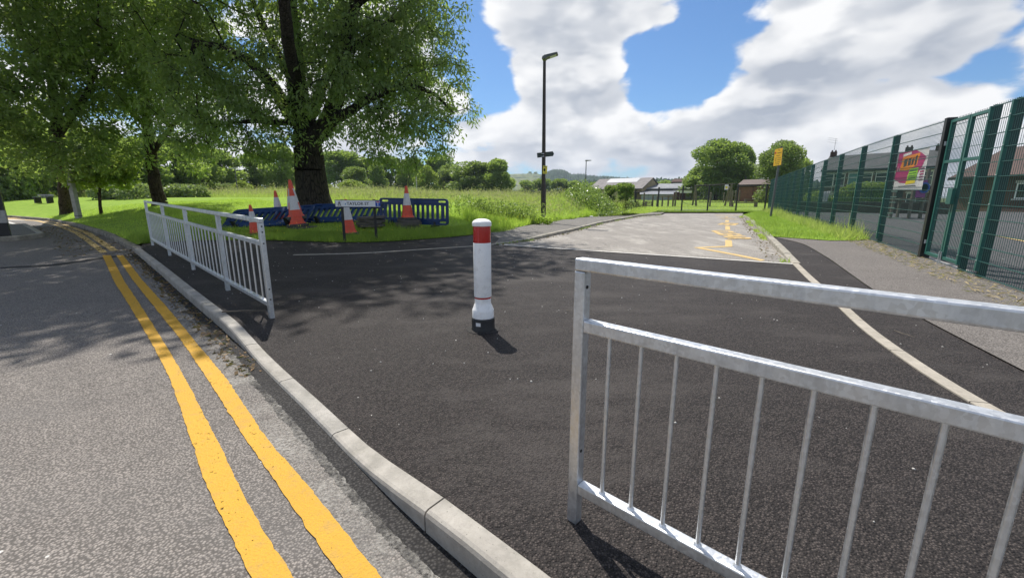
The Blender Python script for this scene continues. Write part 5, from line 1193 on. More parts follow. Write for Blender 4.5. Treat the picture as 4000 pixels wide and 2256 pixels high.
# loose pale chippings on the new tarmac
G = scatter(tarmac_poly, 420); C = np.c_[G, tz(G[:, 0], G[:, 1])]; s = rng.uniform(.003, .010, len(G))
o8 = np.array([(1, 0, 0), (-1, 0, 0), (0, 1, 0), (0, -1, 0), (0, 0, .9), (0, 0, -.2)]); V = (C[:, None]+o8[None]*s[:, None, None]*rng.uniform(.6, 1.3, (len(G), 6, 1))).reshape(-1, 3)
tf = np.array([(0, 2, 4), (2, 1, 4), (1, 3, 4), (3, 0, 4), (2, 0, 5), (1, 2, 5), (3, 1, 5), (0, 3, 5)]); F = (tf[None]+(np.arange(len(G))*6)[:, None, None]).reshape(-1, 3)
tag(link('loose_chippings', mesh_np('loose_chippings', V, F), plain('pale_chipping', (.5, .48, .44), .8)), 'loose pale stone chippings scattered over the new tarmac', 'chippings', kind='stuff')
def twig(px_a, px_b, zf, r, label, sag=.01, up=.012):
    a, b = hit(*px_a, zf), hit(*px_b, zf); pts = []
    for k in range(7):
        t = k/6; x, y = a[0]+(b[0]-a[0])*t, a[1]+(b[1]-a[1])*t; pts.append(Vector((x+random.uniform(-.006, .006), y+random.uniform(-.006, .006), float(zf(x, y))+up+random.uniform(0, sag))))
    tw = MB()
    for k in range(6): tw.tube(pts[k], pts[k+1], r*(1-.1*k), r*(1-.1*(k+1)), 6)
    tag(tw.build('twig', M_TIMBER, smooth=True), label, 'twig')
twig((868, 1230), (1040, 1222), tz, .010, 'bare twig lying on the kerb by the left guardrail', .012, .025)
twig((3490, 1297), (3570, 1322), tz, .005, 'thin curved twig on the new footway beyond the near guardrail')
twig((2213, 1216), (2248, 1221), tz, .004, 'tiny twig left of the near guardrail post')

# ------------------------------------------------------------------ green mesh fence at the right
FD3 = Vector((FD[0], FD[1], 0)); FN3 = Vector((-FD[1], FD[0], 0))      # FN3 points to the street side
def s_of(p): return float((np.array(p)-FENCE_A)@FD)
def f3(s, z): q = fence_pt(s); return Vector((q[0], q[1], float(hz(q[0], q[1]))-.01+z))
posts_s = [s_of((6.81, 6.08)), .56, 2.02, 4.55]
s = 4.55
while s < 31: s += 2.52; posts_s.append(s)
posts_s = [-4.48, -1.96]+posts_s
H_F = 2.42
FE = empty('mesh_fence', f3(0, 0), 'tall dark green welded mesh fence along the school yard', 'fence')
def mesh_panel(root, a, b, z0, z1, offset, mat, dz=.2, dv=.05, name='wire_panel', teeth=.03, wire=.0021):
    m = MB(); o = FN3*offset
    nv = int((b-a)/dv)
    for k in range(nv+1):
        q = a+(b-a)*k/nv; p0, p1 = f3(q, z0)+o, f3(q, z1+teeth)+o
        m.bar(p0, p1, wire*2, wire*2, up=FN3)
    nh = int(round((z1-z0)/dz))
    for k in range(nh+1):
        z = z0+(z1-z0)*k/nh
        for e in (-.010, .010): m.bar(f3(a, z)+o+FN3*e, f3(b, z)+o+FN3*e, .007, .008)
    return m.build(name, mat, root)
def fpost(root, s, w=.06, d=.12, mat=M_FGREEN, h=H_F+.03, flat=True):
    ob = MB().bar(f3(s, -.1), f3(s, h), w, d, up=FN3).build('post', mat, root, bevel=.004)
    if flat:
        MB().bar(f3(s, .1)+FN3*(d/2+.0205), f3(s, h-.02)+FN3*(d/2+.0205), w*.8, .039, up=FN3).build('clamp_strip', M_FBRIGHT, root)
        for k in range(6): c = f3(s, .25+.4*k)+FN3*(d/2+.044); MB().tube(c-FN3*.004, c+FN3*.004, .008, n=6).build('clamp_bolt', M_GALV, root)
for i, s in enumerate(posts_s):
    if abs(s-2.02) < .01: fpost(FE, s, .11, .14, M_FBLACK, H_F+.05, False)
    else: fpost(FE, s, .06, .085)
bpx = dict()
for a, b in zip(posts_s[:-1], posts_s[1:]):
    if abs(a-.56) < .01: continue                                      # the gate opening
    mesh_panel(FE, a+.02, b-.02, .05, H_F, .0585, M_FWIRE)
# gate leaf pair
GA = empty('mesh_gate', f3(1.3, 0), 'bright green double leaf mesh gate with a lock box in the fence', 'gate')
ga, gb = .64, 1.93
gm = ga+.42*(gb-ga)*1.15
for nm, a, b in (('gate_leaf', ga, gm-.012), ('gate_leaf', gm+.012, gb)):
    fr = MB()
    for q in (a+.025, b-.025): fr.bar(f3(q, .09), f3(q, H_F), .05, .05, up=FN3)
    for z in (.115, 1.72, H_F-.025): fr.bar(f3(a+.05, z), f3(b-.05, z), .048, .05)
    lf_ = fr.build(nm, M_FBRIGHT, GA, bevel=.003)
    m = MB()
    nv = int((b-a-.1)/.05)
    for k in range(nv+1): q = a+.05+(b-a-.1)*k/nv; m.bar(f3(q, .14), f3(q, H_F+.03), .0056, .0056, up=FN3)
    for k in range(1, 12):
        z = .12+k*.2
        if abs(z-1.72) > .06: m.bar(f3(a+.05, z), f3(b-.05, z), .012, .007)
    m.build('wire_infill', M_FWIRE, lf_)
MB().box(f3(gm, 1.14)+FN3*.06, (.05, .18, .26), math.atan2(FD[1], FD[0])-math.pi/2).build('lock_box', M_FBRIGHT, GA, bevel=.006)
for z in (.28, 2.0):
    for q in (ga-.02, gb+.03): MB().tube(f3(q, z)+FN3*.03, f3(q, z+.07)+FN3*.03, .018, n=8).build('hinge', M_GALV, GA)
MB().tube(f3(gm-.03, 0)+FN3*.035, f3(gm-.03, .22)+FN3*.035, .010, n=8).build('drop_bolt', M_GALV, GA)
MB().tube(f3(gm+.04, 0)+FN3*.035, f3(gm+.04, .22)+FN3*.035, .010, n=8).build('drop_bolt', M_GALV, GA)
tag(MB().bar(f3(.5, .0)+FN3*.05, f3(2.1, .0)+FN3*.05, .35, .02).build('gate_threshold', M_POSTC), kind='structure')
# banner on the yard side of the fence
def on_fence(px, py, off=.0):
    r = ray(px, py); A = np.array(FENCE_A)+np.array([FN3.x, FN3.y])*off; n = np.array([-FD[1], FD[0]]); t = (n@A)/(n[0]*r[0]+n[1]*r[1]); return Vector((r[0]*t, r[1]*t, EYE+r[2]*t))
q = [on_fence(3509, 600, -.02), on_fence(3628, 574, -.02), on_fence(3608, 740, -.02), on_fence(3492, 741, -.02)]
BN = empty('banner', (q[0]+q[1]+q[2]+q[3])/4, 'colourful magenta and orange poster banner hung on the fence beside the gate', 'banner')
w = ((q[1]-q[0]).length+(q[2]-q[3]).length)/2; h = ((q[0]-q[3]).length+(q[1]-q[2]).length)/2
Mb = frame(BN.location, (q[1]-q[0]), (0, 0, 1)); Y_ = Mb.to_3x3()@Vector((0, 1, 0)); sg = -1 if Y_.dot(FN3) < 0 else 1
def cs(v, c): return (Vector(v)-Vector(c))
pm = lambda n_, c_: plain(n_, c_, .5, .1, 5)
M_MAG, M_ORA, M_LIM, M_BYE, M_BWH, M_PUR = pm('banner_magenta', (.46, .02, .16)), pm('banner_orange', (.80, .25, .01)), pm('banner_lime', (.32, .68, .02)), pm('banner_yellow', (.75, .60, .02)), pm('banner_white', (.72, .70, .70)), pm('banner_purple', (.26, .03, .22))
def bp(name, pts, layer, mat): MB().prism([(x*w/2, z*h/2) for x, z in pts], -.003-.0016*layer, -.002-.0016*layer, Mb).build(name, mat, BN)
bp('sheet', [(-1, -1), (1, -1), (1, 1), (-1, 1)], 0, M_BWH)
bp('magenta_field', [(-1, -.42), (-.55, -.62), (-.1, -.66), (.35, -.5), (.75, .1), (.9, .55), (.55, .78), (.15, .98), (-.98, .97)], 1, M_MAG)
bp('orange_block', [(-.72, .05), (-.2, -.02), (.42, .22), (.5, .80), (-.62, .72)], 2, M_ORA)
bp('lime_block', [(-.08, -.52), (.52, -.5), (.56, .08), (.0, .06)], 3, M_LIM)
bp('yellow_strip', [(-.12, -.72), (.5, -.66), (.52, -.52), (-.08, -.54)], 3, M_BYE)
bp('white_title', [(-.62, .74), (-.08, .80), (-.08, .92), (-.62, .88)], 3, M_BWH)
for i, (x, z, ww, hh) in enumerate([(-.38, .40, .20, .42), (-.1, .42, .16, .40), (.1, .40, .12, .34), (.32, .45, .10, .5)]): bp('bold_print', [(x-ww/2, z-hh/2), (x+ww/2, z-hh/2+.05), (x+ww/2, z+hh/2), (x-ww/2, z+hh/2-.04)], 4, M_INK)
for i in range(4): bp('dark_print', [(.02, -.08-.12*i), (.48, -.06-.12*i), (.48, -.02-.12*i), (.02, -.04-.12*i)], 4, M_INK)
for i in range(5): bp('side_print', [(.70, -.55+.13*i), (.92, -.53+.13*i), (.92, -.47+.13*i), (.70, -.49+.13*i)], 4, M_MAG)
bp('foot_print', [(-.6, -.82), (.6, -.80), (.6, -.77), (-.6, -.79)], 4, M_INK)
[text('lettering', ch, .16*h, Mb@Matrix.Translation((xx*w/2, -.013, .12*h/2)), M_BWH, BN) for ch, xx in (('d', -.86), ('u', -.70))]
# small white tag high on the fence
t0, t1 = on_fence(3146, 655, .03), on_fence(3142, 682, .03)
TG = MB(); TG.bar(t0, t1, .16, .012, up=FN3); tag(TG.build('fence_tag', M_NPW), 'small white plate fixed near the top of the far green fence', 'sign')

# ------------------------------------------------------------------ building materials
def brickm(name, a, b, mortar, sc=9.0):
    t = NT(name); v = t.coord(); bt = t.n('ShaderNodeTexBrick'); t.L.new(t.mapping(v, (1, 1, 1), (math.pi/2, 0, 0)), bt.inputs['Vector'])
    bt.inputs['Color1'].default_value = (*a, 1); bt.inputs['Color2'].default_value = (*b, 1); bt.inputs['Mortar'].default_value = (*mortar, 1); bt.inputs['Scale'].default_value = sc
    bt.inputs['Brick Width'].default_value = 2.0; bt.inputs['Row Height'].default_value = .68; bt.inputs['Mortar Size'].default_value = .05
    cc = t.mix(t.ramp(t.noise(v, .9, 6, .7), [(.35, 0.0), (.7, .5)]), bt.outputs[0], tuple(x*.5 for x in a)); return t.done(t.bsdf(cc, .88, 0, t.bump(bt.outputs[1], .3, .01), .2))
M_BRK = brickm('red_brick', (.13, .052, .037), (.18, .075, .052), (.17, .145, .12))
M_BRKD = brickm('dark_brick', (.075, .045, .036), (.11, .06, .045), (.09, .08, .07))
M_BRKS = brickm('shed_brick', (.22, .095, .065), (.29, .13, .09), (.25, .20, .16))
M_STONE = plain('buff_stone', (.36, .29, .18), .9, .3, 2.5, bump=.6, bscale=9)
M_STONED = plain('dark_stone', (.12, .105, .085), .9, .4, 2.5, bump=.6, bscale=9)
def roofm(name, c, s=6.0, axis=2, depth=.5):
    t = NT(name); v = t.coord(); n = t.noise(v, 1.3, 6, .7); wv = t.n('ShaderNodeTexWave'); wv.bands_direction = 'X'; wv.inputs['Scale'].default_value = s; wv.inputs['Distortion'].default_value = .6; t.L.new(v, wv.inputs[0])
    cc = t.ramp(n, [(.3, tuple(x*.65 for x in c)), (.7, tuple(min(1, x*1.25) for x in c))]); cc = t.mix(t.math('MULTIPLY', wv.outputs[1], .25), cc, tuple(x*.5 for x in c)); return t.done(t.bsdf(cc, .7, 0, t.bump(wv.outputs[1], depth, .03), .3))
M_SLATE = roofm('slate_roof', (.085, .085, .088), 3)
M_SLATE2 = roofm('stone_slate_roof', (.19, .175, .17), 2.5)
M_TILE = roofm('red_pantile', (.085, .046, .037), 5)
M_METAL = roofm('corrugated_metal', (.26, .27, .285), 4)
M_METALW = plain('grey_cladding', (.30, .33, .37), .5, .1, 3)
M_WHITEM = plain('pale_metal_roof', (.24, .25, .27), .45, .08, 3)
M_UPVC = plain('white_window_frame', (.72, .72, .70), .4, .05)
t = NT('dark_glass'); M_GLASS = t.done(t.bsdf((.03, .035, .04), .08, 0, None, .8))
M_CURT = plain('teal_curtain', (.10, .22, .24), .8, .2, 9)
M_DOORW = plain('white_cloth', (.72, .72, .74), .8, .08, 9)

def window(parent, M, x, z, w, h, bars='cross', pane=M_GLASS, y=0.0):
    o = MB()
    t_ = .07
    for (cx_, cz, ww, hh) in ((x-w/2+t_/2, z, t_, h), (x+w/2-t_/2, z, t_, h), (x, z+h/2-t_/2, w-2*t_, t_), (x, z-h/2+t_/2, w-2*t_, t_)): o.prism([(cx_-ww/2, cz-hh/2), (cx_+ww/2, cz-hh/2), (cx_+ww/2, cz+hh/2), (cx_-ww/2, cz+hh/2)], y-.05, y+.02, M)
    if bars == 'cross': o.prism([(x-w/2+t_, z+h*.14), (x+w/2-t_, z+h*.14), (x+w/2-t_, z+h*.14+.06), (x-w/2+t_, z+h*.14+.06)], y-.045, y+.015, M)
    if bars == 'mid': o.prism([(x-.03, z-h/2+t_), (x+.03, z-h/2+t_), (x+.03, z+h/2-t_), (x-.03, z+h/2-t_)], y-.045, y+.015, M)
    f = o.build('window', M_UPVC, parent)
    MB().prism([(x-w/2+t_, z-h/2+t_), (x+w/2-t_, z-h/2+t_), (x+w/2-t_, z+h/2-t_), (x-w/2+t_, z+h/2-t_)], y-.025, y-.015, M).build('pane', pane, f)
    MB().prism([(x-w/2-.1, z-h/2-.12), (x+w/2+.1, z-h/2-.12), (x+w/2+.1, z-h/2-.01), (x-w/2-.1, z-h/2-.01)], y-.12, y+.0, M).build('sill', M_POSTC, f)
    MB().prism([(x-w/2-.12, z+h/2+.01), (x+w/2+.12, z+h/2+.01), (x+w/2+.12, z+h/2+.2), (x-w/2-.12, z+h/2+.2)], y-.06, y+.0, M).build('lintel', M_POSTC, f)
    return f
def gable_house(name, label, cat, M, w, d, eave, ridge, wallm, roofm_, over=.25, group=None, base=-.6):
    """front wall in the local xz plane at y=0, x from 0 to w, depth along +y; ridge parallel to the front."""
    loc = M.translation.copy(); root = empty(name, loc, label, cat, group)
    m = MB()
    f = [(0, base), (w, base), (w, eave), (0, eave)]
    m.prism(f, 0, .3, M); m.prism(f, d-.3, d, M)
    for x in (0, w-.3):
        vs = [M@Vector((xx, yy, zz_)) for xx in (x, x+.3) for yy, zz_ in ((.3, base), (d-.3, base), (d-.3, eave), (d/2, ridge-.08), (.3, eave))]
        m.add(vs, [(0, 1, 2, 3, 4), (9, 8, 7, 6, 5)]+[(k, 5+k, 5+(k+1) % 5, (k+1) % 5) for k in range(5)])
    m.build('wall', wallm, root)
    r = MB(); sl_ = (ridge-eave)/(d/2); th = .14
    for sgn in (0, 1):
        yy = [-over, d/2] if sgn == 0 else [d+over, d/2]; zz2 = [eave-over*sl_+.05, ridge+.05]
        vs = [M@Vector((xx, y_, z_+dz)) for xx in (-over*.4, w+over*.4) for y_, z_ in zip(yy, zz2) for dz in (0, th)]
        r.add(vs, [(0, 1, 3, 2), (4, 6, 7, 5), (0, 4, 5, 1), (2, 3, 7, 6), (0, 2, 6, 4), (1, 5, 7, 3)])
    rf_ = r.build('roof', roofm_, root)
    MB().prism([(0, eave-.16), (w, eave-.16), (w, eave-.04), (0, eave-.04)], -over-.12, -over, M).build('gutter', M_BLACK, root)
    return root, rf_
# --- terrace behind the school yard
tA, tB = at(3200, 740, 60), at(3640, 740, 52); tdir = (tB-tA); tdir.z = 0; tl_ = tdir.length; tdir.normalize()
labs = ['left end brick terrace house with a grey slate roof seen through the fence', 'second terrace house from the left with a teal curtain upstairs', 'third terrace house from the left above the hedge', 'right end terrace house behind the banner']
TERR = []
for k in range(4):
    p0 = tA+tdir*(tl_*k/4); M = frame((p0.x, p0.y, 0), tdir); w = tl_/4-.004
    rt, rf_ = gable_house('terrace_house', labs[k], 'house', M, w, 8.0, 4.75+.02*k, 6.75+.02*k, M_BRK if k != 2 else M_BRKD, M_SLATE, group='brick terrace behind the school yard')
    window(rt, M, w*.30, 3.5, 1.3, 1.7, 'cross', M_CURT if k == 1 else M_GLASS, -.0); window(rt, M, w*.72, 3.5, 1.3, 1.6, 'mid' if k == 2 else 'cross')
    window(rt, M, w*.55, 1.0, 1.8, 1.5, 'mid')
    if k in (0, 2, 3):
        cpos = M@Vector((w*.94 if k else w*.12, 4.0, 7.0)); MB().box(cpos, (.7, .55, 1.0), math.atan2(tdir.y, tdir.x)).build('chimney', M_BRKD, rf_)
        for e in (-.2, .2): MB().tube(cpos+tdir*e+Vector((0, 0, .48)), cpos+tdir*e+Vector((0, 0, .72)), .11, .09, 8).build('chimney_pot', M_TILE, rf_)
        if k == 0:
            an = MB(); an.tube(cpos+Vector((0, 0, .7)), cpos+Vector((0, 0, 2.3)), .02, n=5)
            for e in (1.7, 2.0, 2.25): an.bar(cpos+Vector((-1.1, 0, e+.12)), cpos+Vector((.3, 0, e-.05)), .02, .02)
            an.build('aerial', M_GPOST, rf_)
    MB().tube(M@Vector((w*.5, -.08, -.2)), M@Vector((w*.5, -.08, 4.5)), .05, n=6).build('drainpipe', M_UPVC, rt)
# --- red roofed bungalow of the school
bA, bB = at(3712, 800, 37), at(4300, 800, 27); bd = bB-bA; bd.z = 0; bl_ = bd.length; bd.normalize()
M = frame((bA.x, bA.y, .15), bd)
rt, rf_ = gable_house('school_building', 'low brick school building with a red pantiled roof behind the gate', 'building', M, bl_, 7.0, 2.75, 4.9, M_BRKD, M_TILE, over=.5, base=-.2)
for x in (5.8, 9.2, 12.5, 15.5): window(rt, M, x, 1.55, 1.7, 1.1, 'mid')
# --- low dark wall, railings, hedges and the garden things beyond the yard
wA, wB = at(3040, 822, 33), at(3720, 825, 27.5); wA.z = wB.z = .1
wl = empty('yard_wall', wA, 'low dark brick wall along the far side of the school yard', 'wall')
MB().bar(wA+Vector((0, 0, .36)), wB+Vector((0, 0, .36)), .25, .80).build('brickwork', M_BRKD, wl)
MB().bar(wA+Vector((0, 0, .80)), wB+Vector((0, 0, .80)), .31, .07).build('coping', M_SLAB, wl, bevel=.01)
rA, rB = wA+Vector((0, .0, .84)), wB+Vector((0, 0, .84))
RL = empty('yard_railing', rA, 'thin dark railing on top of the low yard wall', 'railing'); dd = (rB-rA); ln = dd.length; dd.normalize()
MB().bar(rA+Vector((0, 0, .9)), rB+Vector((0, 0, .9)), .04, .04).build('top_rail', M_FBLACK, RL)
m = MB()
for k in range(int(ln/.14)): m.bar(rA+dd*(k*.14), rA+dd*(k*.14)+Vector((0, 0, .9)), .016, .016, up=dd)
m.build('railing_bars', M_FBLACK, RL)
tag(link('garden_ground', mesh_np('garden_ground', [(20, 33, .1), (70, 20, .1), (80, 75, .1), (28, 75, .1)], [(0, 1, 2, 3)]), M_TURF), kind='structure')
bush('garden_hedge', 'clipped green hedge behind the yard wall and railing', [lob2(3350, 733, 36, .75, .6), lob2(3385, 733, 35.6, .75, .6), lob2(3420, 733, 35.2, .75, .6), lob2(3450, 735, 35, .7, .6), lob2(3365, 760, 36, .7, .9), lob2(3410, 760, 35.3, .7, .9), lob2(3445, 762, 35, .7, .9)], 6000, .13, M_LMID, 'hedge')
bush('garden_shrub', 'bright shrub in the garden behind the white cloth', [lob2(3300, 752, 37, .6), lob2(3280, 770, 37, .5), lob2(3318, 772, 36.5, .5)], 2200, .14, M_LYEL, 'bush')
bush('garden_shrub', 'dark shrub below the left terrace house seen through the fence', [lob2(3180, 775, 38, .8), lob2(3215, 780, 38, .6)], 2200, .14, M_LDARK, 'bush')
# white cloth hanging on the railing
cA, cB, cC, cD = at(3208, 748, 33.4), at(3246, 746, 33.0), at(3232, 786, 33.0), at(3202, 788, 33.4)
m = MB(); n = 16
for k in range(n+1):
    t_ = k/n; a = cA.lerp(cB, t_); b = cD.lerp(cC, t_); wv = Vector((0, .06*math.sin(k*2.1), 0)); m.v += [a+wv, b+wv*1.6, a+wv+Vector((0, .015, 0)), b+wv*1.6+Vector((0, .015, 0))]
for k in range(n): m.f += [(4*k, 4*k+1, 4*k+5, 4*k+4), (4*k+2, 4*k+6, 4*k+7, 4*k+3), (4*k, 4*k+4, 4*k+6, 4*k+2), (4*k+1, 4*k+3, 4*k+7, 4*k+5)]
tag(m.build('hanging_cloth', M_DOORW), 'white pleated cloth hanging behind the yard wall', 'cloth')
# climbing tower in the yard
cb_ = at(3520, 842, 22.0); cb_.z = float(hz(cb_.x, cb_.y))
CT = empty('climbing_tower', cb_, 'timber climbing tower with purple panels behind the banner', 'play tower')
xs = [at(3466, 780, 22).x-cb_.x, at(3490, 780, 22.0).x-cb_.x, at(3548, 780, 22).x-cb_.x, at(3592, 780, 22).x-cb_.x]
for i, (x, y, hh) in enumerate(((xs[0], 0, 2.0), (xs[1], 0, 2.25), (xs[2], -.2, 2.2), (xs[3], -.2, 2.4), (xs[2], 1.1, 2.2), (xs[3], 1.1, 2.4))): MB().box(cb_+Vector((x, y, hh/2)), (.11, .11, hh)).build('post', M_TIMBER, CT, bevel=.01)
for k in range(7): MB().box(cb_+Vector(((xs[0]+xs[1])/2, -.03, .25+.27*k)), (abs(xs[1]-xs[0])+.16, .06, .05)).build('ladder_rung', plain('pale_green_rung', (.35, .5, .36), .6) if k == 0 else bpy.data.materials['pale_green_rung'], CT)
MB().box(cb_+Vector(((xs[0]+xs[1])/2, 0, 2.12)), (.45, .12, .12)).build('ladder_head', M_TIMBER, CT)
MB().box(cb_+Vector(((xs[2]+xs[3])/2, .45, .95)), (abs(xs[3]-xs[2])+.3, 1.5, .06)).build('platform', M_TIMBER, CT)
MB().box(cb_+Vector(((xs[2]+xs[3])/2, -.28, 1.45)), (abs(xs[3]-xs[2])-.1, .04, .85)).build('purple_panel', M_PUR, CT)
MB().box(cb_+Vector(((xs[1]+xs[2])/2, .3, 1.35)), (abs(xs[2]-xs[1])-.12, .04, .7)).build('brown_panel', M_DTIMBER, CT)
MB().lathe([(.26, -.02), (.26, .02), (.19, .02), (.19, -.02), (.26, -.02)], cb_+Vector(((xs[2]+xs[3])/2+.1, -.33, 1.5)), 18, Matrix.Rotation(math.pi/2, 3, 'X')).build('blue_ring', M_SBLUE, CT)

# ------------------------------------------------------------------ end of the street: playground fence and play equipment
PE = empty('playground_fence', (float(end_pt(2568)[0]), float(end_pt(2568)[1]), .2), 'dark post and mesh fence across the end of the side road', 'fence')
eps = [2478, 2568, 2661, 2762, 2873, 2985]; ez = [end_pt(p) for p in eps]; eh = [1.55, 1.75, 1.85, 1.9, 1.95, 1.95]
for i, (q, hh) in enumerate(zip(ez, eh)):
    z = float(pz(*q)); MB().box((q[0], q[1], z+hh/2), (.085, .085, hh)).build('post', M_FBLACK, PE, bevel=.006)
for i in range(len(eps)-1):
    a, b = ez[i], ez[i+1]; m = MB(); za, zb = float(pz(*a)), float(pz(*b)); h0, h1 = min(eh[i], eh[i+1])-.05, min(eh[i], eh[i+1])-.05
    nv = int(np.linalg.norm(b-a)/.10)
    for k in range(nv+1): t_ = k/nv; x, y = a+(b-a)*t_; m.bar((x, y, za+.05), (x, y, za+h0), .004, .004, up=(0, 1, 0))
    for k in range(7): z = .08+(h0-.1)*k/6; m.bar((a[0], a[1], za+z), (b[0], b[1], zb+z), .008, .008)
    m.build('wire_panel', M_FBLACK, PE)
# notice on the fence
nq = at(2838, 731, ez[4][1]-.4); NF = empty('fence_notice', nq, 'small white and yellow notice on the playground fence', 'notice')
Mq = frame(nq, (1, -.2, 0)); slab('board', Mq, 0, 0, .24, .34, -.004, .004, M_NPW, NF); slab('yellow_patch', Mq, 0, -.02, .15, .17, -.008, -.005, M_SYEL2, NF)
# swing frame
def pzp(px, py, Y): p = at(px, py, Y); p.z = float(pz(p.x, p.y)); return p
s1, s2 = pzp(2719, 806, 47), pzp(2852, 806, 45.5); t1, t2 = at(2717, 726, 47), at(2866, 719, 45)
SW = empty('swing_frame', s1, 'long timber swing frame behind the playground fence', 'swing')
MB().tube(t1+(t1-t2)*.03, t2+(t2-t1)*.03, .075, n=10).build('beam', M_DTIMBER, SW, smooth=True)
for b_, tp in ((s1, t1), (s2, t2.lerp(t1, .05))): MB().tube(b_-Vector((0, 0, .1)), tp, .11, .10, 10).build('post', M_TIMBER, SW, smooth=True); 
for b_ in (s1, s2): MB().tube(b_+Vector((.5, 2.2, -.1)), b_+Vector((.3, 1.2, 2.0)), .10, .09, 8).build('back_post', M_TIMBER, SW, smooth=True)
for px in (2747, 2770, 2797, 2820):
    f_ = (px-2718)/(2866-2718); tp = t1.lerp(t2, f_); sx_, sz_ = tp.x, float(pz(tp.x, tp.y))+.45
    seat = MB().box((sx_, tp.y, sz_), (.50, .2, .06)).build('seat', M_TIMBER, SW)
    m = MB()
    for e in (-.2, .2): m.tube((sx_+e, tp.y, sz_), (tp.x+e*.6, tp.y, tp.z), .014, n=5)
    m.build('chain', M_GPOST, SW)
# timber trail posts, beams and benches
TP = 'timber posts of the playground trail'
for px, by_, ty, lab in ((2514, 801, 754, 'leftmost timber trail post'), (2548, 806, 760, 'timber trail post beside the slatted step'), (2566, 803, 766, 'timber trail post behind the second fence post'), (2586, 804, 766, 'timber trail post right of the second fence post'), (2609, 803, 764, 'timber trail post in the middle of the row'), (2628, 802, 764, 'timber trail post left of the tall rope post'), (2636, 811, 749, 'tall timber rope post at the end of the trail'), (2773, 800, 753, 'timber post behind the swings at left'), (2826, 788, 753, 'slim timber post behind the swing seats'), (2844, 786, 750, 'timber post left of the brick shed'), (2860, 785, 748, 'second timber post left of the brick shed'), (2871, 785, 746, 'third timber post left of the brick shed'), (2886, 786, 746, 'timber post against the brick shed')):
    Y = 45 if by_ > 795 else 60; b_ = pzp(px, by_, Y); tp = at(px, ty, Y)
    o = MB().tube((b_.x, b_.y, b_.z-.1), (b_.x, b_.y, tp.z), .085, .08, 10).lathe([(.08, 0), (.05, .04), (0, .05)], (b_.x, b_.y, tp.z), 10).build('timber_post', M_TIMBER, smooth=True); tag(o, lab, 'post', TP)
m = MB(); r0_ = at(2638, 755, 45); r1_ = at(2718, 795, 47)
for k in range(8): m.tube(r0_.lerp(r1_, k/8)-Vector((0, 0, .5*math.sin(math.pi*k/8))), r0_.lerp(r1_, (k+1)/8)-Vector((0, 0, .5*math.sin(math.pi*(k+1)/8))), .02, n=5)
tag(m.build('slack_rope', M_GPOST), 'slack rope hanging between the tall post and the swing frame', 'rope')
hb0, hb1 = at(2566, 769, 45), at(2630, 767, 45); tag(MB().tube(hb0, hb1, .05, n=8).build('trail_rail', M_TIMBER), 'thin horizontal rail across the timber trail posts', 'rail')
b_ = pzp(2535, 809, 44); ST = empty('slatted_step', b_, 'slatted timber step box on the playground grass', 'play step')
for k in range(4): MB().box(b_+Vector((0, 0, .1+.14*k)), (.72, .5-.06*k, .07)).build('slat', M_TIMBER, ST, bevel=.008)
for e in (-.33, .33): MB().box(b_+Vector((e, .05, .27)), (.07, .4, .54)).build('side', M_DTIMBER, ST)
def bench(px0, px1, py, Y, lab, hgt=.42):
    a, b = pzp(px0, py, Y), pzp(px1, py+1, Y-.6); r_ = empty('bench', a, lab, 'bench', 'low playground benches')
    MB().bar(a+Vector((0, 0, hgt)), b+Vector((0, 0, hgt)), .3, .1).build('seat', M_TIMBER, r_)
    for t_ in (.06, .94): q_ = a.lerp(b, t_); MB().box(q_+Vector((0, 0, hgt/2-.03)), (.22, .26, hgt-.06)).build('leg', M_TIMBER, r_)
bench(2852, 2958, 803, 44, 'long low timber beam bench in front of the brick shed')
bench(2908, 2978, 790, 60, 'thin bench against the wall of the brick shed')

# ------------------------------------------------------------------ buildings beyond
sA, sB = at(2884, 740, 64), at(3005, 740, 61); dS = sB-sA; dS.z = 0; wS = dS.length; dS.normalize(); M = frame((sA.x, sA.y, .55), dS)
rt, rf_ = gable_house('brick_shed', 'small red brick shed with a brown tiled roof at the end of the street', 'shed', M, wS, 4.0, 2.35, 3.05, M_BRKS, plain('brown_roof_tiles', (.13, .095, .085), .8, .25, 4), over=.2, base=-.3)
for k in range(5):
    y0, y1 = -.24+.42*k, .22+.42*k; z0_ = 2.35+(y0)*.35+.19; 
    MB().add([M@Vector((x, y, z0_+(y-y0)*.35+e)) for x in (-.1, wS+.1) for y in (y0, y1) for e in (0, .05)], [(0, 1, 3, 2), (4, 6, 7, 5), (0, 4, 5, 1), (2, 3, 7, 6), (0, 2, 6, 4), (1, 5, 7, 3)]).build('tile_course', bpy.data.materials['brown_roof_tiles'], rf_)
for x in (.02, wS*.42, wS*.8): MB().prism([(x, -.3), (x+.3, -.3), (x+.3, 2.2), (x, 2.2)], -.12, -.002, M).build('brick_pier', M_BRKS, rt)
slab('wall_plate', M, wS*.86, .5, .18, .2, -.03, -.004, M_NPW, rt)
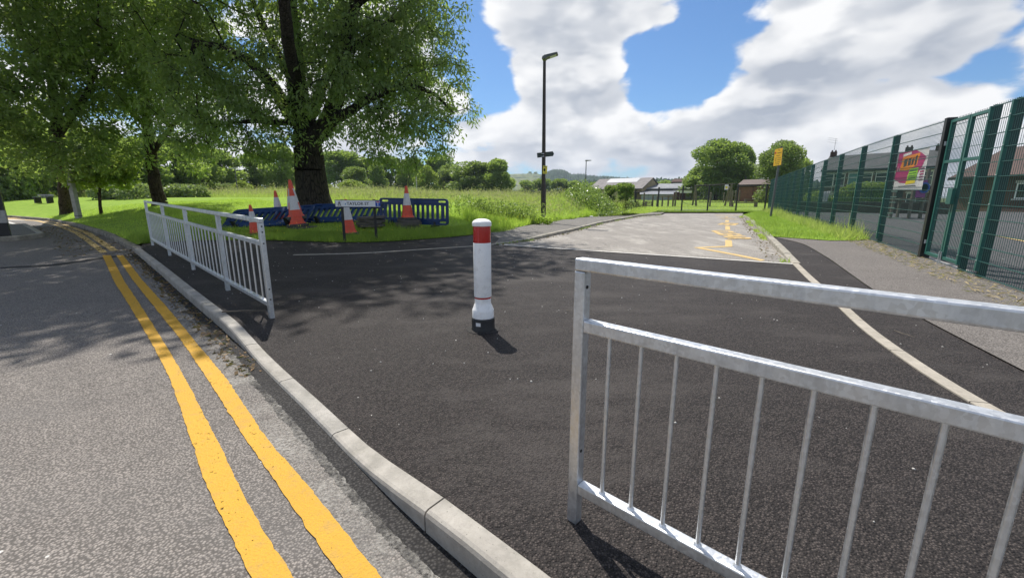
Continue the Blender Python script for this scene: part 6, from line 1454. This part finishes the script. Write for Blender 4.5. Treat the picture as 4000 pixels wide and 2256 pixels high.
# stone barn
sA, sB = at(2300, 745, 88), at(2508, 745, 80); dS = sB-sA; dS.z = 0; wS = dS.length; dS.normalize(); M = frame((sA.x, sA.y, -.5), dS)
rt, rf_ = gable_house('stone_barn', 'stone barn with a grey slate roof and a long pale rooflight', 'barn', M, wS, 8.0, 3.3, 5.25, M_STONE, M_SLATE2, over=.3)
sl_ = (5.25-3.3)/4.0
MB().add([M@Vector((x, y, 3.3+y*sl_+.21+e)) for x in (wS*.22, wS*.80) for y in (2.2, 3.9) for e in (0, .03)], [(0, 1, 3, 2), (4, 6, 7, 5), (0, 4, 5, 1), (2, 3, 7, 6), (0, 2, 6, 4), (1, 5, 7, 3)]).build('rooflight', M_WHITEM, rf_)
MB().prism([(wS*.80, 2.5), (wS*.98, 2.5), (wS*.98, 2.7), (wS*.80, 2.7)], -1.6, 0, M).build('porch_roof', M_DTIMBER, rt)
for x in (.81, .89, .97): MB().prism([(wS*x-.08, -.5), (wS*x+.08, -.5), (wS*x+.08, 2.5), (wS*x-.08, 2.5)], -1.55, -1.4, M).build('porch_post', M_DTIMBER, rt)
# metal shed with lean-to
sA, sB = at(2505, 770, 78), at(2655, 770, 76); dS = sB-sA; dS.z = 0; wS = dS.length; dS.normalize(); M = frame((sA.x, sA.y, 0), dS)
rt, rf_ = gable_house('metal_shed', 'long grey corrugated metal shed with a pale lean to in front', 'shed', frame((sA.x-.5, sA.y+4, .2), dS), wS+5, 9.0, 2.5, 3.45, M_METALW, M_METAL, over=.2)
LT_ = MB(); LT_.prism([(0, -.2), (wS, -.2), (wS, 1.7), (0, 1.7)], 0, 3.9, M); LT_.build('lean_to_wall', M_METALW, rt)
MB().add([M@Vector((x, y, z+e)) for x in (-.3, wS+.3) for y, z in ((-.3, 1.72), (4.0, 2.45)) for e in (0, .08)], [(0, 1, 3, 2), (4, 6, 7, 5), (0, 4, 5, 1), (2, 3, 7, 6), (0, 2, 6, 4), (1, 5, 7, 3)]).build('lean_to_roof', M_WHITEM, rt)
for k in range(8): MB().prism([(wS*(k+.5)/8-.02, -.2), (wS*(k+.5)/8+.02, -.2), (wS*(k+.5)/8+.02, 1.65), (wS*(k+.5)/8-.02, 1.65)], -.02, -.004, M).build('cladding_joint', M_GPOST, rt)
# shelter with white valance beyond the shed
sA, sB = at(2655, 770, 72), at(2700, 770, 72); M = frame((sA.x, sA.y, .6), sB-sA); wS = (sB-sA).length
SH = empty('open_shelter', (sA.x, sA.y, .6), 'open dark shelter with a white fascia left of the large tree', 'shelter')
MB().prism([(0, 1.35), (wS, 1.35), (wS, 1.8), (0, 1.8)], -.05, .1, M).build('fascia', M_NPW, SH); MB().prism([(-.1, 1.82), (wS+.1, 1.82), (wS+.1, 1.95), (-.1, 1.95)], -.3, 3, M).build('roof', M_SLATE, SH)
MB().prism([(0, -.2), (wS, -.2), (wS, 1.5), (0, 1.5)], 2.6, 2.8, M).build('back_wall', plain('maroon_boards', (.10, .035, .03), .8), SH)
for x in (.02, wS*.5, wS*.97): MB().prism([(x-.04, -.2), (x+.04, -.2), (x+.04, 1.35), (x-.04, 1.35)], -.02, .06, M).build('post', M_TIMBER, SH)
# red brick building in the trees
sA, sB = at(2622, 725, 150), at(2668, 725, 148); dS = sB-sA; dS.z = 0; M = frame((sA.x, sA.y, 0), dS)
rt, rf_ = gable_house('brick_building', 'far red brick building with a window above the shed roof', 'building', M, dS.length, 8, 6.3, 7.4, M_BRK, M_BRKD)
window(rt, M, dS.length*.35, 5.2, 1.4, 1.4); window(rt, M, dS.length*.75, 5.2, 1.4, 1.4)
# long low wall or roof left of the lamp
a, b = at(1985, 752, 120), at(2200, 752, 118); LW = empty('long_low_building', a, 'long low building with a flat pale roof left of the lamp', 'building')
MB().bar(a+Vector((0, 2, -.6)), b+Vector((0, 2, -.6)), 4, 1.6).build('wall', M_STONED, LW); MB().bar(a+Vector((-1, 2, .42)), b+Vector((1, 2, .42)), 4.6, .22).build('roof', M_SLATE2, LW)
# second lamp and far poles
b_ = at(2286, 760, 48); b_.z = .2; tp = at(2290, 628, 48)
L2 = empty('street_lamp', b_, 'second slim street lamp farther off behind the brambles', 'street lamp')
MB().tube(b_, tp, .07, .045, 10).build('shaft', M_GPOST, L2, smooth=True)
MB().prism([(-.1, -.03), (-.08, .08), (.55, .06), (.55, .02), (.06, -.04)], -.14, .14, Matrix.Translation(tp)).build('lamp_head', M_LAMPG, L2)
b_ = at(928, 745, 48); b_.z = float(gz(b_.x, b_.y)); tp = at(917, 659, 48); L3 = empty('street_lamp', b_, 'slim lamp column among the bushes left of the big trunk', 'street lamp')
MB().tube(b_, tp, .06, .05, 8).build('shaft', M_GPOST, L3, smooth=True); MB().prism([(-.7, -.02), (-.7, .06), (.1, .08), (.1, 0)], -.12, .12, Matrix.Translation(tp)).build('lamp_head', M_LENS, L3)
b_ = at(1627, 735, 78); tp = at(1626, 690, 78); tag(MB().tube((b_.x, b_.y, .8), tp, .12, .11, 8).build('concrete_pole', M_POSTC, smooth=True), 'pale pole standing in front of the tree line', 'pole')
b_ = at(2914, 712, 70); b_.z = .6; tp = at(2916, 668, 70); tag(MB().tube(b_, tp, .09, .08, 8).build('steel_pole', M_GPOST, smooth=True), 'grey pole rising behind the brick shed roof', 'pole')
# picnic bench and low rail at the far left of the lawn
b_ = Vector((*hit(172, 790, gz), 0)); b_ = at(172, 786, 30); b_.z = float(gz(b_.x, b_.y)); PB = empty('picnic_bench', b_, 'small dark bench on the grass beside the hedge at far left', 'bench')
MB().box(b_+Vector((0, 0, .42)), (1.1, .35, .06)).build('seat', M_GPOST, PB); MB().box(b_+Vector((0, .2, .55)), (1.1, .05, .10)).build('backrest', M_POSTC, PB)
for e in (-.42, .42): MB().box(b_+Vector((e, 0, .2)), (.1, .4, .4)).build('leg', M_BLACK, PB)
FR = empty('field_rail', at(640, 738, 42), 'low dark timber rail fence under the woodland', 'fence')
a, b = at(700, 736, 44), at(870, 737, 46); MB().bar(a, b, .08, .12).build('top_rail', M_DTIMBER, FR)
for k in range(5): q_ = a.lerp(b, k/4); MB().box(q_+Vector((0, 0, -.5)), (.12, .12, 1.1)).build('post', M_DTIMBER, FR)
# scraps of rubbish
for px, py, s_, lab in ((2310, 848, .16, 'crumpled white wrapper at the edge of the left footway'), (2480, 836, .22, 'white polystyrene piece at the end of the brambles'), (1795, 906, .10, 'white scrap on the grass right of the barrier')):
    q_ = hit(px, py); m = MB(); m.lathe([(.0, -.01), (s_*.5, .0), (s_*.62, s_*.12), (s_*.4, s_*.26), (0, s_*.3)], (q_[0], q_[1], float(hz(*q_))+.02), 7); o = m.build('litter_scrap', M_DOORW)
    tag(o, lab, 'litter')

# ------------------------------------------------------------------ hills
def ridge(name, prof, Y, depth, mat, base=-1, bump=0.0, step=6, foot=.0, seed=1):
    st = np.random.default_rng(seed); px = np.array([p[0] for p in prof]); py = np.array([p[1] for p in prof])
    xs = np.arange(px[0], px[-1], step*.25*1660/Y*.6); top = np.interp(xs, px, py)
    rows = 14; V = []
    for j in range(rows+1):
        t_ = j/rows; yy = Y-depth*(1-t_)
        for x, tpy in zip(xs, top):
            p = at(x, tpy, Y); z = base+(p.z-base)*math.sin(t_*math.pi/2)**1.1; V.append((p.x*(yy/Y)*.999, yy, z))
    V = np.array(V); n = len(xs)
    if bump: V[:, 2] += np.abs(st.normal(0, bump, len(V))); V[:, 1] += st.normal(0, bump*1.5, len(V))
    F = [(j*n+i, j*n+i+1, (j+1)*n+i+1, (j+1)*n+i) for j in range(rows) for i in range(n-1)]
    return tag(link(name, mesh_np(name, V, np.array(F)), mat, None, False), kind='structure')
def hill_mat(name, a, b, c, sc):
    t = NT(name); p = t.pos(); cc = t.mix(t.ramp(t.noise(p, sc, 5, .6), [(.4, 0.0), (.6, 1.0)]), a, b); cc = t.mix(t.ramp(t.noise(p, sc*5, 4, .6), [(.5, 0.0), (.62, 1.0)]), cc, c); return t.done(t.bsdf(cc, .95, 0, None, .1))
M_HW, M_HF = hill_mat('wooded_hill', (.020, .045, .022), (.035, .066, .026), (.014, .032, .016), .02), hill_mat('field_hill', (.11, .15, .06), (.17, .19, .09), (.03, .05, .025), .012)
ridge('field_hill', [(1700, 720), (1850, 700), (1985, 684), (2050, 682), (2110, 684), (2200, 700), (2400, 725)], 1150, 500, M_HF, bump=.4)
ridge('wooded_hill', [(2085, 720), (2125, 682), (2150, 672), (2175, 668), (2205, 671), (2235, 688), (2262, 686), (2300, 691), (2380, 696), (2480, 702), (2560, 707), (2640, 712), (2760, 720)], 1000, 380, M_HW, bump=2.0)
ridge('far_wood', [(2240, 712), (2400, 712), (2520, 712), (2600, 706), (2680, 708), (2760, 698), (2860, 700), (3000, 706), (3300, 720), (3600, 740)], 420, 120, M_HW, bump=1.4, seed=3)
for px, top, lab in ((2070, 670, 'left of two lone trees on the far hill crest'), (2092, 671, 'right of two lone trees on the far hill crest')):
    far_tree('dark', px, top, 1120, 11, lab, base_z=at(px, 688, 1120).z, group='lone trees on the far hill')

# ------------------------------------------------------------------ haze over the distance
def haze():
    m = MB(); m.box((0, 875, 44.3), (3820, 2070, 91.4)); o = m.build('haze', None); o.data.materials.clear()
    mt, nt, out = new_mat('haze_air'); v = nt.nodes.new('ShaderNodeVolumePrincipled'); v.inputs['Density'].default_value = .00024; v.inputs['Color'].default_value = (.72, .82, 1, 1); v.inputs['Anisotropy'].default_value = .3
    nt.links.new(v.outputs[0], out.inputs['Volume']); o.data.materials.append(mt); tag(o, kind='stuff'); return o


haze()
